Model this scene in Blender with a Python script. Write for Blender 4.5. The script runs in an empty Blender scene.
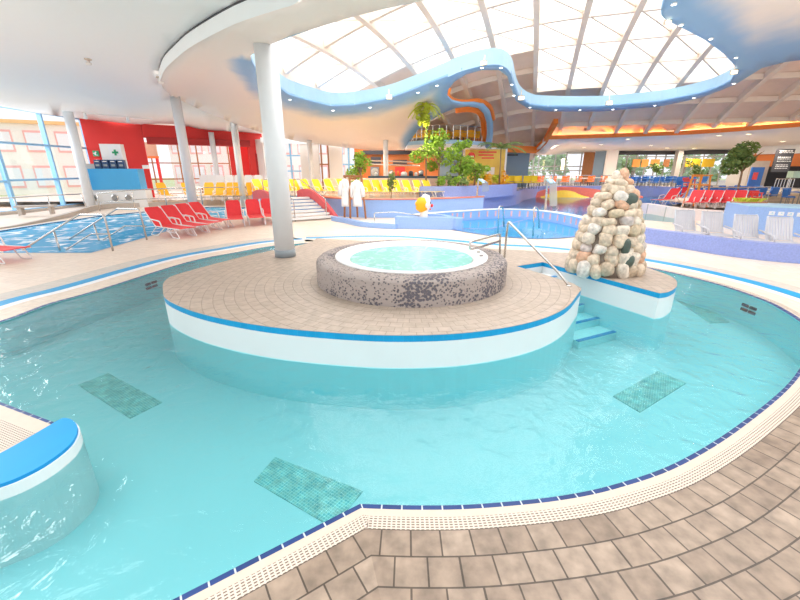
import bpy, bmesh, math, random
import numpy as np
from mathutils import Vector, Matrix
from mathutils.geometry import delaunay_2d_cdt, tessellate_polygon
random.seed(7)
R = random.Random(11)
scn = bpy.context.scene
C = scn.collection
# ------------------------------------------------------------------ camera
F = 385.0; PIT = math.atan(130.6/F); H = 2.3
cp, sp = math.cos(PIT), math.sin(PIT)
cam = bpy.data.cameras.new('camera'); cam.sensor_width = 36; cam.lens = F/800*36; cam.clip_end = 400
co = bpy.data.objects.new('camera', cam); C.objects.link(co)
co.location = (0, 0, H); co.rotation_euler = (math.pi/2-PIT, 0, 0); scn.camera = co
def ray(px, py):
    a = (px-400)/F; u = (300-py)/F
    return Vector((a, cp+u*sp, -sp+u*cp))
def G(px, py, z=0.0):                      # point of the horizontal plane z
    r = ray(px, py); t = (z-H)/r.z
    return Vector((r.x*t, r.y*t, z))
def V(px, py, Y):                          # point of the plane at distance Y
    r = ray(px, py); t = Y/r.y
    return Vector((r.x*t, Y, H+r.z*t))
# ------------------------------------------------------------------ materials
def newmat(name):
    m = bpy.data.materials.new(name); m.use_nodes = True
    nt = m.node_tree; nt.nodes.clear()
    return m, nt
def N(nt, t, **k):
    n = nt.nodes.new(t)
    for a, b in k.items():
        if a in n.inputs: n.inputs[a].default_value = b
        else: setattr(n, a, b)
    return n
def c4(c): return (c[0], c[1], c[2], 1)
def prin(name, col, rough=.5, metal=0, noise=.06, scale=6, bump=0, bscale=30, coat=0, spec=.5):
    m, nt = newmat(name)
    o = N(nt, 'ShaderNodeOutputMaterial'); b = N(nt, 'ShaderNodeBsdfPrincipled')
    b.inputs['Roughness'].default_value = rough; b.inputs['Metallic'].default_value = metal
    b.inputs['Specular IOR Level'].default_value = spec
    if coat: b.inputs['Coat Weight'].default_value = coat
    tc = N(nt, 'ShaderNodeTexCoord'); nz = N(nt, 'ShaderNodeTexNoise'); nz.inputs['Scale'].default_value = scale
    nt.links.new(tc.outputs['Object'], nz.inputs['Vector'])
    mx = N(nt, 'ShaderNodeMix', data_type='RGBA')
    mx.inputs[6].default_value = c4([max(0, x*(1-noise)) for x in col]); mx.inputs[7].default_value = c4([min(1, x*(1+noise)) for x in col])
    nt.links.new(nz.outputs['Fac'], mx.inputs[0]); nt.links.new(mx.outputs[2], b.inputs['Base Color'])
    if bump:
        n2 = N(nt, 'ShaderNodeTexNoise'); n2.inputs['Scale'].default_value = bscale
        nt.links.new(tc.outputs['Object'], n2.inputs['Vector'])
        bp = N(nt, 'ShaderNodeBump'); bp.inputs['Strength'].default_value = bump; bp.inputs['Distance'].default_value = .02
        nt.links.new(n2.outputs['Fac'], bp.inputs['Height']); nt.links.new(bp.outputs['Normal'], b.inputs['Normal'])
    nt.links.new(b.outputs[0], o.inputs[0])
    m['b'] = b.name
    return m
def tilemat(name, c1, c2, grout, w, h, mortar=.012, offset=.5, uv=False, rough=.45, bias=0, mot=.12, rot=0, vofs=0):
    m, nt = newmat(name)
    o = N(nt, 'ShaderNodeOutputMaterial'); b = N(nt, 'ShaderNodeBsdfPrincipled'); b.inputs['Roughness'].default_value = rough
    tc = N(nt, 'ShaderNodeTexCoord'); br = N(nt, 'ShaderNodeTexBrick')
    br.offset = offset; br.inputs['Scale'].default_value = 1
    br.inputs['Color1'].default_value = c4(c1); br.inputs['Color2'].default_value = c4(c2); br.inputs['Mortar'].default_value = c4(grout)
    br.inputs['Brick Width'].default_value = w; br.inputs['Row Height'].default_value = h; br.inputs['Mortar Size'].default_value = mortar
    br.inputs['Bias'].default_value = bias; br.inputs['Mortar Smooth'].default_value = .2
    src = tc.outputs['UV' if uv else 'Object']
    if rot or vofs:
        mp = N(nt, 'ShaderNodeMapping'); mp.inputs['Rotation'].default_value = (0, 0, rot); mp.inputs['Location'].default_value = (0, vofs, 0)
        nt.links.new(src, mp.inputs['Vector']); src = mp.outputs[0]
    nt.links.new(src, br.inputs['Vector'])
    nz = N(nt, 'ShaderNodeTexNoise'); nz.inputs['Scale'].default_value = 9; nz.inputs['Detail'].default_value = 6
    nt.links.new(tc.outputs['Object'], nz.inputs['Vector'])
    mr = N(nt, 'ShaderNodeMapRange'); mr.inputs[1].default_value = .3; mr.inputs[2].default_value = .7; mr.inputs[3].default_value = 1-mot; mr.inputs[4].default_value = 1+mot
    nt.links.new(nz.outputs['Fac'], mr.inputs[0])
    mu = N(nt, 'ShaderNodeMix', data_type='RGBA', blend_type='MULTIPLY'); mu.inputs[0].default_value = 1
    nt.links.new(br.outputs['Color'], mu.inputs[6]); nt.links.new(mr.outputs[0], mu.inputs[7])
    nt.links.new(mu.outputs[2], b.inputs['Base Color'])
    bp = N(nt, 'ShaderNodeBump'); bp.inputs['Strength'].default_value = .35; bp.inputs['Distance'].default_value = .004; bp.invert = True
    nt.links.new(br.outputs['Fac'], bp.inputs['Height']); nt.links.new(bp.outputs['Normal'], b.inputs['Normal'])
    nt.links.new(b.outputs[0], o.inputs[0])
    return m
def watermat(name, tint, wave=.25, scale=2.2, foam=0, rough=.03, dist=.03, fcol=(.95, .98, 1), fbase=0, flo=.5, fcol2=(.95, .98, 1)):
    m, nt = newmat(name)
    o = N(nt, 'ShaderNodeOutputMaterial')
    tr = N(nt, 'ShaderNodeBsdfTransparent'); tr.inputs[0].default_value = c4(tint)
    gl = N(nt, 'ShaderNodeBsdfGlossy'); gl.inputs['Roughness'].default_value = rough
    tc = N(nt, 'ShaderNodeTexCoord')
    n1 = N(nt, 'ShaderNodeTexNoise'); n1.inputs['Scale'].default_value = scale; n1.inputs['Detail'].default_value = 4; n1.inputs['Distortion'].default_value = .6
    nt.links.new(tc.outputs['Object'], n1.inputs['Vector'])
    bp = N(nt, 'ShaderNodeBump'); bp.inputs['Strength'].default_value = wave; bp.inputs['Distance'].default_value = dist
    nt.links.new(n1.outputs['Fac'], bp.inputs['Height'])
    fr = N(nt, 'ShaderNodeFresnel'); fr.inputs['IOR'].default_value = 1.45
    nt.links.new(bp.outputs[0], gl.inputs['Normal']); nt.links.new(bp.outputs[0], fr.inputs['Normal'])
    mx = N(nt, 'ShaderNodeMixShader')
    nt.links.new(fr.outputs[0], mx.inputs[0]); nt.links.new(tr.outputs[0], mx.inputs[1]); nt.links.new(gl.outputs[0], mx.inputs[2])
    out = mx
    if foam:
        n2 = N(nt, 'ShaderNodeTexNoise'); n2.inputs['Scale'].default_value = scale*1.1; n2.inputs['Detail'].default_value = 8; n2.inputs['Distortion'].default_value = 1.2
        nt.links.new(tc.outputs['Object'], n2.inputs['Vector'])
        mr = N(nt, 'ShaderNodeMapRange'); mr.inputs[1].default_value = flo; mr.inputs[2].default_value = flo+.12; mr.inputs[3].default_value = fbase; mr.inputs[4].default_value = foam
        nt.links.new(n2.outputs['Fac'], mr.inputs[0])
        df = N(nt, 'ShaderNodeBsdfDiffuse'); fm = N(nt, 'ShaderNodeMix', data_type='RGBA'); fm.inputs[6].default_value = c4(fcol); fm.inputs[7].default_value = c4(fcol2)
        m3 = N(nt, 'ShaderNodeMapRange'); m3.inputs[1].default_value = flo; m3.inputs[2].default_value = flo+.12; nt.links.new(n2.outputs['Fac'], m3.inputs[0]); nt.links.new(m3.outputs[0], fm.inputs[0]); nt.links.new(fm.outputs[2], df.inputs[0])
        m2 = N(nt, 'ShaderNodeMixShader'); nt.links.new(mr.outputs[0], m2.inputs[0]); nt.links.new(mx.outputs[0], m2.inputs[1]); nt.links.new(df.outputs[0], m2.inputs[2])
        out = m2
    nt.links.new(out.outputs[0], o.inputs[0])
    return m
def emis(name, col, s):
    m, nt = newmat(name); o = N(nt, 'ShaderNodeOutputMaterial'); e = N(nt, 'ShaderNodeEmission')
    e.inputs[0].default_value = c4(col); e.inputs[1].default_value = s; nt.links.new(e.outputs[0], o.inputs[0]); return m
def glassmat(name, tint=(.97, .98, 1)):
    m, nt = newmat(name); o = N(nt, 'ShaderNodeOutputMaterial')
    tr = N(nt, 'ShaderNodeBsdfTransparent'); tr.inputs[0].default_value = c4(tint); gl = N(nt, 'ShaderNodeBsdfGlossy'); gl.inputs['Roughness'].default_value = .02
    mx = N(nt, 'ShaderNodeMixShader'); mx.inputs[0].default_value = .06
    nt.links.new(tr.outputs[0], mx.inputs[1]); nt.links.new(gl.outputs[0], mx.inputs[2]); nt.links.new(mx.outputs[0], o.inputs[0]); return m
def translu(name, col, k):
    m, nt = newmat(name); o = N(nt, 'ShaderNodeOutputMaterial')
    tr = N(nt, 'ShaderNodeBsdfTransparent'); tr.inputs[0].default_value = c4(col); tl = N(nt, 'ShaderNodeBsdfTranslucent'); tl.inputs[0].default_value = c4(col)
    mx = N(nt, 'ShaderNodeMixShader'); mx.inputs[0].default_value = k
    nt.links.new(tr.outputs[0], mx.inputs[1]); nt.links.new(tl.outputs[0], mx.inputs[2]); nt.links.new(mx.outputs[0], o.inputs[0]); return m
def paintmat(name, base, blue):            # ceiling paint: airbrushed blue border, attribute 'blue'
    m, nt = newmat(name); o = N(nt, 'ShaderNodeOutputMaterial'); b = N(nt, 'ShaderNodeBsdfPrincipled'); b.inputs['Roughness'].default_value = .55
    at = N(nt, 'ShaderNodeAttribute'); at.attribute_name = 'blue'
    nz = N(nt, 'ShaderNodeTexNoise'); nz.inputs['Scale'].default_value = .9; nz.inputs['Detail'].default_value = 4
    tc = N(nt, 'ShaderNodeTexCoord'); nt.links.new(tc.outputs['Object'], nz.inputs['Vector'])
    ad = N(nt, 'ShaderNodeMath', operation='ADD'); nt.links.new(at.outputs['Fac'], ad.inputs[0])
    ms = N(nt, 'ShaderNodeMath', operation='MULTIPLY_ADD'); ms.inputs[1].default_value = .3; ms.inputs[2].default_value = -.15
    nt.links.new(nz.outputs['Fac'], ms.inputs[0]); nt.links.new(ms.outputs[0], ad.inputs[1])
    mr = N(nt, 'ShaderNodeMapRange', interpolation_type='SMOOTHSTEP'); mr.inputs[1].default_value = .15; mr.inputs[2].default_value = .75
    nt.links.new(ad.outputs[0], mr.inputs[0])
    mx = N(nt, 'ShaderNodeMix', data_type='RGBA'); mx.inputs[6].default_value = c4(base); mx.inputs[7].default_value = c4(blue)
    nt.links.new(mr.outputs[0], mx.inputs[0]); nt.links.new(mx.outputs[2], b.inputs['Base Color']); nt.links.new(b.outputs[0], o.inputs[0]); return m
M = dict(
 ceil=prin('ceiling_white', (.90, .93, .94), .6, noise=.01),
 ceil2=prin('ceiling_cream', (.88, .84, .80), .6, noise=.02),
 paint=paintmat('painted_ceiling', (.88, .81, .75), (.25, .46, .72)),
 fascia=prin('light_blue_fascia', (.42, .66, .84), .5, noise=.03),
 rib=prin('beam_cream', (.82, .70, .59), .5, noise=.04),
 vault=prin('vault_panel', (.86, .68, .56), .7, noise=.08, scale=2),
 etfe=translu('skylight_film', (1, 1, 1), .25),
 orange=prin('orange_paint', (.85, .23, .03), .5, noise=.05),
 orange2=prin('orange_wall', (.80, .25, .07), .6, noise=.1, scale=1.5),
 red=prin('red_wall', (.75, .035, .03), .55, noise=.06, scale=1),
 dred=prin('dark_red_paint', (.42, .02, .02), .6),
 redfab=prin('red_fabric', (.86, .04, .05), .6, noise=.08),
 redpl=prin('red_plastic', (.85, .06, .05), .3),
 coral=prin('coral_tile', (.85, .48, .46), .4), pinkred=prin('faded_red_panel', (.80, .12, .13), .4, noise=.1),
 yel=prin('yellow_fabric', (.95, .68, .02), .6, noise=.06),
 amber=prin('amber_fabric', (.95, .50, .02), .6, noise=.06),
 white=prin('white_paint', (.85, .85, .84), .4, noise=.02),
 whitep=prin('white_plastic', (.85, .86, .88), .35, noise=.02),
 column=prin('column_white', (.80, .83, .85), .35, noise=.02),
 steel=prin('brushed_steel', (.62, .60, .57), .25, 1, noise=.1, scale=20),
 dsteel=prin('dark_steel', (.30, .29, .27), .35, .8),
 blueframe=prin('blue_window_frame', (.30, .58, .84), .4),
 whiteframe=prin('white_frame', (.8, .82, .84), .4),
 greyframe=prin('grey_frame', (.45, .43, .42), .4),
 woodframe=prin('brown_wood', (.38, .15, .05), .5, noise=.2, scale=8),
 orwood=prin('orange_wood', (.75, .27, .03), .5, noise=.15, scale=8),
 glass=glassmat('window_glass'),
 basin=prin('basin_white', (.34, .66, .70), .4, noise=.03, scale=1),
 basinw=prin('basin_wall', (.46, .86, .90), .4, noise=.03, scale=1),
 pwhite=prin('pool_wall_white', (.80, .82, .81), .4, noise=.03, scale=2),
 bstripe=tilemat('bright_blue_tile', (.0, .31, .62), (.0, .34, .66), (.04, .36, .66), .12, .12, .002, 0, uv=True, mot=.04),
 nosing=prin('blue_nosing', (.0, .28, .62), .35),
 dkblue=tilemat('navy_tile', (.004, .03, .14), (.006, .04, .18), (.5, .55, .58), .145, 5, .006, 0, uv=True, mot=.05, vofs=2.5),
 coping=prin('cream_coping', (.60, .50, .41), .5, noise=.08, scale=12, bump=.15, bscale=120),
 panel=tilemat('green_mosaic', (.08, .38, .40), (.22, .48, .42), (.32, .62, .62), .028, .028, .003, 0, mot=.25, rot=.6),
 deck=tilemat('deck_tile', (.80, .66, .54), (.84, .71, .59), (.70, .58, .47), .3, .3, .006, 0, mot=.06, rot=.3),
 deckgrey=tilemat('deck_grey_tile', (.60, .54, .47), (.64, .58, .51), (.52, .47, .41), .2, .2, .006, 0, uv=True, mot=.08),
 decktan=tilemat('deck_cream_tile', (.74, .62, .50), (.78, .67, .56), (.66, .56, .46), .2, .1, .006, 0, uv=True, mot=.08),
 island=tilemat('island_tile', (.42, .34, .27), (.47, .38, .31), (.30, .24, .19), .2, .15, .006, .5, uv=True, mot=.12),
 brown=tilemat('brown_tile', (.235, .172, .125), (.315, .24, .18), (.07, .05, .035), .19, .19, .006, .5, uv=True, mot=.3, rough=.35),
 sand=tilemat('sand_tile', (.76, .52, .34), (.80, .57, .39), (.50, .36, .26), .3, .3, .006, 0, mot=.1, rough=.35, rot=.5),
 mat=prin('blue_mat', (.0, .27, .62), .55, noise=.05, scale=4),
 violet=prin('violet_mosaic', (.27, .34, .68), .35, noise=.22, scale=22),
 lblue=prin('light_blue_mosaic', (.31, .48, .84), .35, noise=.14, scale=22),
 trimred=prin('terracotta_coping', (.70, .22, .14), .5, noise=.1),
 concrete=prin('beige_concrete', (.55, .49, .44), .7, noise=.12, scale=3),
 brick=prin('pink_stone', (.78, .58, .46), .6, noise=.22, scale=5),
 dark=prin('dark_panel', (.05, .05, .06), .5), navy=prin('navy_plastic', (.02, .06, .16), .4),
 shipblue=prin('sky_blue_panel', (.07, .42, .78), .5, noise=.03), grey=prin('grey_panel', (.30, .34, .37), .5),
 slate=prin('slate_blue_wall', (.22, .32, .42), .6, noise=.08, scale=1), green=prin('green_sign', (.02, .35, .15), .5),
 bchair=prin('blue_plastic', (.03, .17, .55), .4), ochair=prin('orange_plastic', (.88, .20, .04), .4),
 counter=prin('dark_counter', (.04, .08, .12), .3), rubber=prin('black_rubber', (.03, .03, .03), .6),
 leaf=prin('light_leaf', (.30, .48, .05), .6, noise=.4, scale=9), leafd=prin('dark_leaf', (.20, .30, .08), .6, noise=.4, scale=9),
 leafy=prin('yellow_leaf', (.55, .62, .05), .6, noise=.3, scale=9), bark=prin('bark', (.30, .19, .11), .8, noise=.3, scale=20),
 treeout=prin('outdoor_leaf', (.40, .58, .28), .8, noise=.5, scale=1.2), grass=prin('outdoor_grass', (.62, .70, .40), .9, noise=.1, scale=.5),
 robe=prin('white_cotton', (.90, .88, .86), .9, noise=.03, bump=.3, bscale=60), hair=prin('orange_hair', (.95, .42, .0), .5, noise=.1),
 skin=prin('clown_white', (.88, .80, .74), .4), warm=emis('warm_lamp', (1, .80, .45), 6), cool=emis('cool_lamp', (.95, .97, 1), 12),
 chairw=prin('deck_chair_plastic', (.60, .60, .64), .4), spray=translu('water_spray', (.9, .97, 1), .35), cove=emis('cove_strip', (1, .36, .06), 5), pale=prin('pale_pink_wall', (.88, .74, .70), .5), terr=prin('soil_red', (.55, .25, .14), .9, noise=.2),
 sandwall=prin('outside_cream', (.90, .86, .80), .8), ocher=prin('outside_orange', (.90, .55, .25), .8), pink=prin('outside_red', (.90, .48, .45), .6),
 poster=prin('poster_yellow', (.95, .55, .10), .6, noise=.35, scale=1.2), mint=prin('mint_panel', (.45, .62, .50), .5), yblind=prin('yellow_blind', (.95, .62, .04), .7),
 oblind=prin('orange_blind', (.90, .35, .08), .7), step=prin('sandstone_step', (.62, .48, .33), .7, noise=.1),
 murr=prin('mural_red', (.75, .16, .12), .4, noise=.15), mury=prin('mural_yellow', (.93, .62, .05), .4, noise=.1),
 pooltile=tilemat('pool_blue_floor', (.22, .60, .86), (.28, .66, .88), (.35, .68, .88), .2, .2, .01, 0, mot=.1),
 pooldeep=tilemat('pool_deep_floor', (.06, .46, .85), (.10, .50, .88), (.3, .6, .82), .2, .2, .01, 0, mot=.1),
 water=watermat('pool_water', (.80, .985, .99), .9, 4.2, dist=.035), water2=watermat('blue_water', (.55, .88, 1), .3, 2.5),
 churn=watermat('churning_water', (.55, .86, 1), .5, 1.3, foam=.85, rough=.1, dist=.05, flo=.52, fcol=(.10, .52, .88), fcol2=(.90, .96, 1), fbase=.6), bubbles=watermat('bubbling_water', (.62, .93, .90), .8, 5, foam=.95, rough=.25, dist=.03, fcol=(.26, .62, .55), fcol2=(.40, .72, .66), fbase=.75),
)
# spa shell: pebbled concrete with dark pores
def poremat():
    m, nt = newmat('porous_concrete'); o = N(nt, 'ShaderNodeOutputMaterial'); b = N(nt, 'ShaderNodeBsdfPrincipled'); b.inputs['Roughness'].default_value = .8
    tc = N(nt, 'ShaderNodeTexCoord'); v = N(nt, 'ShaderNodeTexVoronoi'); v.inputs['Scale'].default_value = 24; nt.links.new(tc.outputs['Object'], v.inputs['Vector'])
    n1 = N(nt, 'ShaderNodeTexNoise'); n1.inputs['Scale'].default_value = 2.0; nt.links.new(tc.outputs['Object'], n1.inputs['Vector'])
    th = N(nt, 'ShaderNodeMapRange'); th.inputs[1].default_value = .35; th.inputs[2].default_value = .7; th.inputs[3].default_value = .20; th.inputs[4].default_value = .58; nt.links.new(n1.outputs['Fac'], th.inputs[0])
    lt = N(nt, 'ShaderNodeMath', operation='SUBTRACT'); nt.links.new(v.outputs['Distance'], lt.inputs[0]); nt.links.new(th.outputs[0], lt.inputs[1])
    mr = N(nt, 'ShaderNodeMapRange'); mr.inputs[1].default_value = -.08; mr.inputs[2].default_value = .08; nt.links.new(lt.outputs[0], mr.inputs[0])
    mx = N(nt, 'ShaderNodeMix', data_type='RGBA'); mx.inputs[6].default_value = (.13, .12, .14, 1); mx.inputs[7].default_value = (.40, .34, .31, 1)
    nt.links.new(mr.outputs[0], mx.inputs[0]); nt.links.new(mx.outputs[2], b.inputs['Base Color'])
    bp = N(nt, 'ShaderNodeBump'); bp.inputs['Strength'].default_value = .8; bp.inputs['Distance'].default_value = .02; nt.links.new(mr.outputs[0], bp.inputs['Height']); nt.links.new(bp.outputs[0], b.inputs['Normal'])
    nt.links.new(b.outputs[0], o.inputs[0]); return m
M['pore'] = poremat()
def stonemat():
    m, nt = newmat('field_stone'); o = N(nt, 'ShaderNodeOutputMaterial'); b = N(nt, 'ShaderNodeBsdfPrincipled'); b.inputs['Roughness'].default_value = .6
    g = N(nt, 'ShaderNodeNewGeometry'); cr = N(nt, 'ShaderNodeValToRGB')
    cr.color_ramp.interpolation = 'CONSTANT'
    cols = [(0, (.74, .60, .45)), (.25, (.66, .54, .41)), (.45, (.78, .68, .56)), (.62, (.58, .46, .33)), (.75, (.72, .43, .28)), (.83, (.62, .54, .50)), (.9, (.64, .52, .36)), (.95, (.83, .76, .68))]
    while len(cr.color_ramp.elements) < len(cols): cr.color_ramp.elements.new(.5)
    for e, (p, c) in zip(cr.color_ramp.elements, cols): e.position = p; e.color = c4(c)
    nt.links.new(g.outputs['Random Per Island'], cr.inputs[0])
    tc = N(nt, 'ShaderNodeTexCoord'); nz = N(nt, 'ShaderNodeTexNoise'); nz.inputs['Scale'].default_value = 14; nz.inputs['Detail'].default_value = 8; nt.links.new(tc.outputs['Object'], nz.inputs['Vector'])
    mr = N(nt, 'ShaderNodeMapRange'); mr.inputs[1].default_value = .3; mr.inputs[2].default_value = .7; mr.inputs[3].default_value = .62; mr.inputs[4].default_value = 1.2; nt.links.new(nz.outputs['Fac'], mr.inputs[0])
    mu = N(nt, 'ShaderNodeMix', data_type='RGBA', blend_type='MULTIPLY'); mu.inputs[0].default_value = 1; nt.links.new(cr.outputs[0], mu.inputs[6]); nt.links.new(mr.outputs[0], mu.inputs[7])
    nt.links.new(mu.outputs[2], b.inputs['Base Color'])
    bp = N(nt, 'ShaderNodeBump'); bp.inputs['Strength'].default_value = .6; bp.inputs['Distance'].default_value = .02; nt.links.new(nz.outputs['Fac'], bp.inputs['Height']); nt.links.new(bp.outputs[0], b.inputs['Normal'])
    nt.links.new(b.outputs[0], o.inputs[0]); return m
M['stone'] = stonemat(); M['dstone'] = prin('dark_green_stone', (.07, .10, .08), .4, noise=.3, scale=12); M['mortar'] = prin('mortar', (.24, .19, .15), .9, noise=.2)
# drain grille: cream bars with dark slots (uv)
def gratemat():
    m, nt = newmat('drain_grille'); o = N(nt, 'ShaderNodeOutputMaterial'); b = N(nt, 'ShaderNodeBsdfPrincipled'); b.inputs['Roughness'].default_value = .5
    tc = N(nt, 'ShaderNodeTexCoord'); br = N(nt, 'ShaderNodeTexBrick'); br.offset = 0; br.inputs['Scale'].default_value = 1
    br.inputs['Color1'].default_value = br.inputs['Color2'].default_value = (.16, .11, .08, 1); br.inputs['Mortar'].default_value = (.64, .55, .46, 1)
    br.inputs['Brick Width'].default_value = .032; br.inputs['Row Height'].default_value = .02; br.inputs['Mortar Size'].default_value = .0062
    nt.links.new(tc.outputs['UV'], br.inputs['Vector']); nt.links.new(br.outputs['Color'], b.inputs['Base Color'])
    bp = N(nt, 'ShaderNodeBump'); bp.inputs['Distance'].default_value = .01; nt.links.new(br.outputs['Fac'], bp.inputs['Height']); nt.links.new(bp.outputs[0], b.inputs['Normal'])
    nt.links.new(b.outputs[0], o.inputs[0]); return m
M['grate'] = gratemat()
# ------------------------------------------------------------------ mesh builder
ORD = ['leftmost', 'second from the left', 'third from the left', 'fourth from the left', 'fifth from the left', 'sixth from the left', 'seventh from the left', 'eighth from the left', 'ninth from the left']
class MB:
    def __init__(s): s.v = []; s.f = []; s.uv = None; s.mi = []; s.m = 0
    def add(s, vs, fs):
        o = len(s.v); s.v += [tuple(p) for p in vs]; s.f += [tuple(i+o for i in f) for f in fs]; s.mi += [s.m]*len(fs); return s
    def box(s, c, d, rz=0, X=None):
        hx, hy, hz = d[0]/2, d[1]/2, d[2]/2
        vs = [Vector((x, y, z)) for x in (-hx, hx) for y in (-hy, hy) for z in (-hz, hz)]
        T = Matrix.Rotation(rz, 4, 'Z') if X is None else X
        vs = [T @ p + Vector(c) for p in vs]
        return s.add(vs, [(0, 1, 3, 2), (4, 6, 7, 5), (0, 4, 5, 1), (2, 3, 7, 6), (0, 2, 6, 4), (1, 5, 7, 3)])
    def seg(s, a, b, w, h, up=(0, 0, 1)):       # rectangular bar from a to b
        a = Vector(a); b = Vector(b); d = (b-a).normalized(); u = Vector(up)
        sx = d.cross(u)
        if sx.length < 1e-3: sx = d.cross(Vector((0, 1, 0)))
        sx.normalize(); u = sx.cross(d).normalized()
        vs = []
        for p in (a, b):
            for i, j in ((-1, -1), (1, -1), (1, 1), (-1, 1)): vs.append(p+sx*i*w/2+u*j*h/2)
        return s.add(vs, [(3, 2, 1, 0), (4, 5, 6, 7), (0, 1, 5, 4), (1, 2, 6, 5), (2, 3, 7, 6), (3, 0, 4, 7)])
    def tube(s, pts, r, n=8, cap=True):
        pts = [Vector(p) for p in pts]; rs = r if isinstance(r, (list, tuple)) else [r]*len(pts)
        rings = []; prev = None
        for i, p in enumerate(pts):
            d = (pts[min(i+1, len(pts)-1)]-pts[max(i-1, 0)]).normalized()
            if prev is None:
                a = d.cross(Vector((0, 0, 1)))
                if a.length < 1e-2: a = d.cross(Vector((0, 1, 0)))
            else: a = prev-d*prev.dot(d)
            a.normalize(); prev = a; b = d.cross(a)
            rings.append([p+(a*math.cos(t)+b*math.sin(t))*rs[i] for t in [2*math.pi*k/n for k in range(n)]])
        vs = [q for g in rings for q in g]; fs = []
        for i in range(len(pts)-1):
            for k in range(n): fs.append((i*n+k, i*n+(k+1) % n, (i+1)*n+(k+1) % n, (i+1)*n+k))
        if cap: fs.append(tuple(range(n-1, -1, -1))); fs.append(tuple((len(pts)-1)*n+k for k in range(n)))
        return s.add(vs, fs)
    def lathe(s, prof, c=(0, 0, 0), n=32, sx=1, sy=1, cap=True):
        vs = []; fs = []
        for r, z in prof:
            for k in range(n):
                t = 2*math.pi*k/n; vs.append((c[0]+r*sx*math.cos(t), c[1]+r*sy*math.sin(t), c[2]+z))
        for i in range(len(prof)-1):
            for k in range(n): fs.append((i*n+k, i*n+(k+1) % n, (i+1)*n+(k+1) % n, (i+1)*n+k))
        if cap and prof[0][0] > 1e-4: fs.append(tuple(range(n-1, -1, -1)))
        if cap and prof[-1][0] > 1e-4: fs.append(tuple((len(prof)-1)*n+k for k in range(n)))
        return s.add(vs, fs)
    def prism(s, pts, z0, z1):
        pts = [(p[0], p[1]) for p in pts]; n = len(pts)
        ar = sum(pts[i][0]*pts[(i+1) % n][1]-pts[(i+1) % n][0]*pts[i][1] for i in range(n))
        if ar < 0: pts = pts[::-1]
        vs = [(x, y, z0) for x, y in pts]+[(x, y, z1) for x, y in pts]
        fs = [(i, (i+1) % n, n+(i+1) % n, n+i) for i in range(n)]
        for t in tessellate_polygon([[Vector((x, y, 0)) for x, y in pts]]):
            a, b, c_ = t
            A, B, D_ = [Vector((*pts[k], 0)) for k in t]
            if (B-A).cross(D_-A).z < 0: b, c_ = c_, b
            fs.append((n+a, n+b, n+c_)); fs.append((c_, b, a))
        return s.add(vs, fs)
    def ball(s, c, r, n=12, m=8):
        r = r if isinstance(r, (tuple, list)) else (r, r, r)
        prof = [(math.sin(math.pi*i/m), -math.cos(math.pi*i/m)) for i in range(m+1)]
        vs = []; fs = []
        for q, z in prof:
            for k in range(n):
                t = 2*math.pi*k/n; vs.append((c[0]+r[0]*q*math.cos(t), c[1]+r[1]*q*math.sin(t), c[2]+r[2]*z))
        for i in range(m):
            for k in range(n): fs.append((i*n+k, i*n+(k+1) % n, (i+1)*n+(k+1) % n, (i+1)*n+k))
        return s.add(vs, fs)
    def build(s, name, mat, parent=None, smooth=False, world=False, bevel=0):
        me = bpy.data.meshes.new(name); me.from_pydata([tuple(p) for p in s.v], [], s.f)
        mats = mat if isinstance(mat, (list, tuple)) else [mat]
        for m in mats: me.materials.append(m if not isinstance(m, str) else M[m])
        if len(mats) > 1: me.polygons.foreach_set('material_index', s.mi)
        if smooth: me.polygons.foreach_set('use_smooth', [True]*len(me.polygons))
        me.update(); o = bpy.data.objects.new(name, me); C.objects.link(o)
        if parent:
            o.parent = parent
            if world:
                o.matrix_parent_inverse = Matrix.Identity(4)
                rot = Matrix.Rotation(parent.rotation_euler.z, 4, 'Z'); mw = Matrix.Translation(parent.location) @ rot
                for q in me.vertices: q.co = mw.inverted() @ q.co
        if bevel:
            b = o.modifiers.new('bevel', 'BEVEL'); b.width = bevel; b.segments = 2; b.limit_method = 'ANGLE'
        return o
def tag(o, label=None, cat=None, group=None, kind=None):
    if label: o['label'] = label
    if cat: o['category'] = cat
    if group: o['group'] = group
    if kind: o['kind'] = kind
    return o
def thing(name, label, cat, loc=(0, 0, 0), rz=0, group=None):
    o = bpy.data.objects.new(name, None); C.objects.link(o); o.empty_display_size = .1
    o.location = loc; o.rotation_euler = (0, 0, rz); return tag(o, label, cat, group)
def struct(o): o['kind'] = 'structure'; return o
def dup(root, loc, rz=0, label=None, group=None, scale=None):
    r = root.copy(); C.objects.link(r); r.location = loc; r.rotation_euler = (0, 0, rz)
    if scale: r.scale = scale
    if label: r['label'] = label
    if group: r['group'] = group
    for ch in list(root.children):
        c = ch.copy(); C.objects.link(c); c.parent = r
        for g in list(ch.children):
            d = g.copy(); C.objects.link(d); d.parent = c
    return r
def smooth_poly(pts, n=6, closed=False):        # Catmull-Rom
    P = [Vector(p) for p in pts]; L = len(P); out = []
    rng = range(L if closed else L-1)
    for i in rng:
        p0 = P[(i-1) % L] if closed or i > 0 else P[0]*2-P[1]
        p1 = P[i]; p2 = P[(i+1) % L]; p3 = P[(i+2) % L] if closed or i+2 < L else P[-1]*2-P[-2]
        for k in range(n):
            t = k/n
            out.append(.5*((2*p1)+(p2-p0)*t+(2*p0-5*p1+4*p2-p3)*t*t+(3*p1-p0-3*p2+p3)*t**3))
    if not closed: out.append(P[-1])
    return out
def v2(p): return Vector((p[0], p[1], 0))
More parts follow.
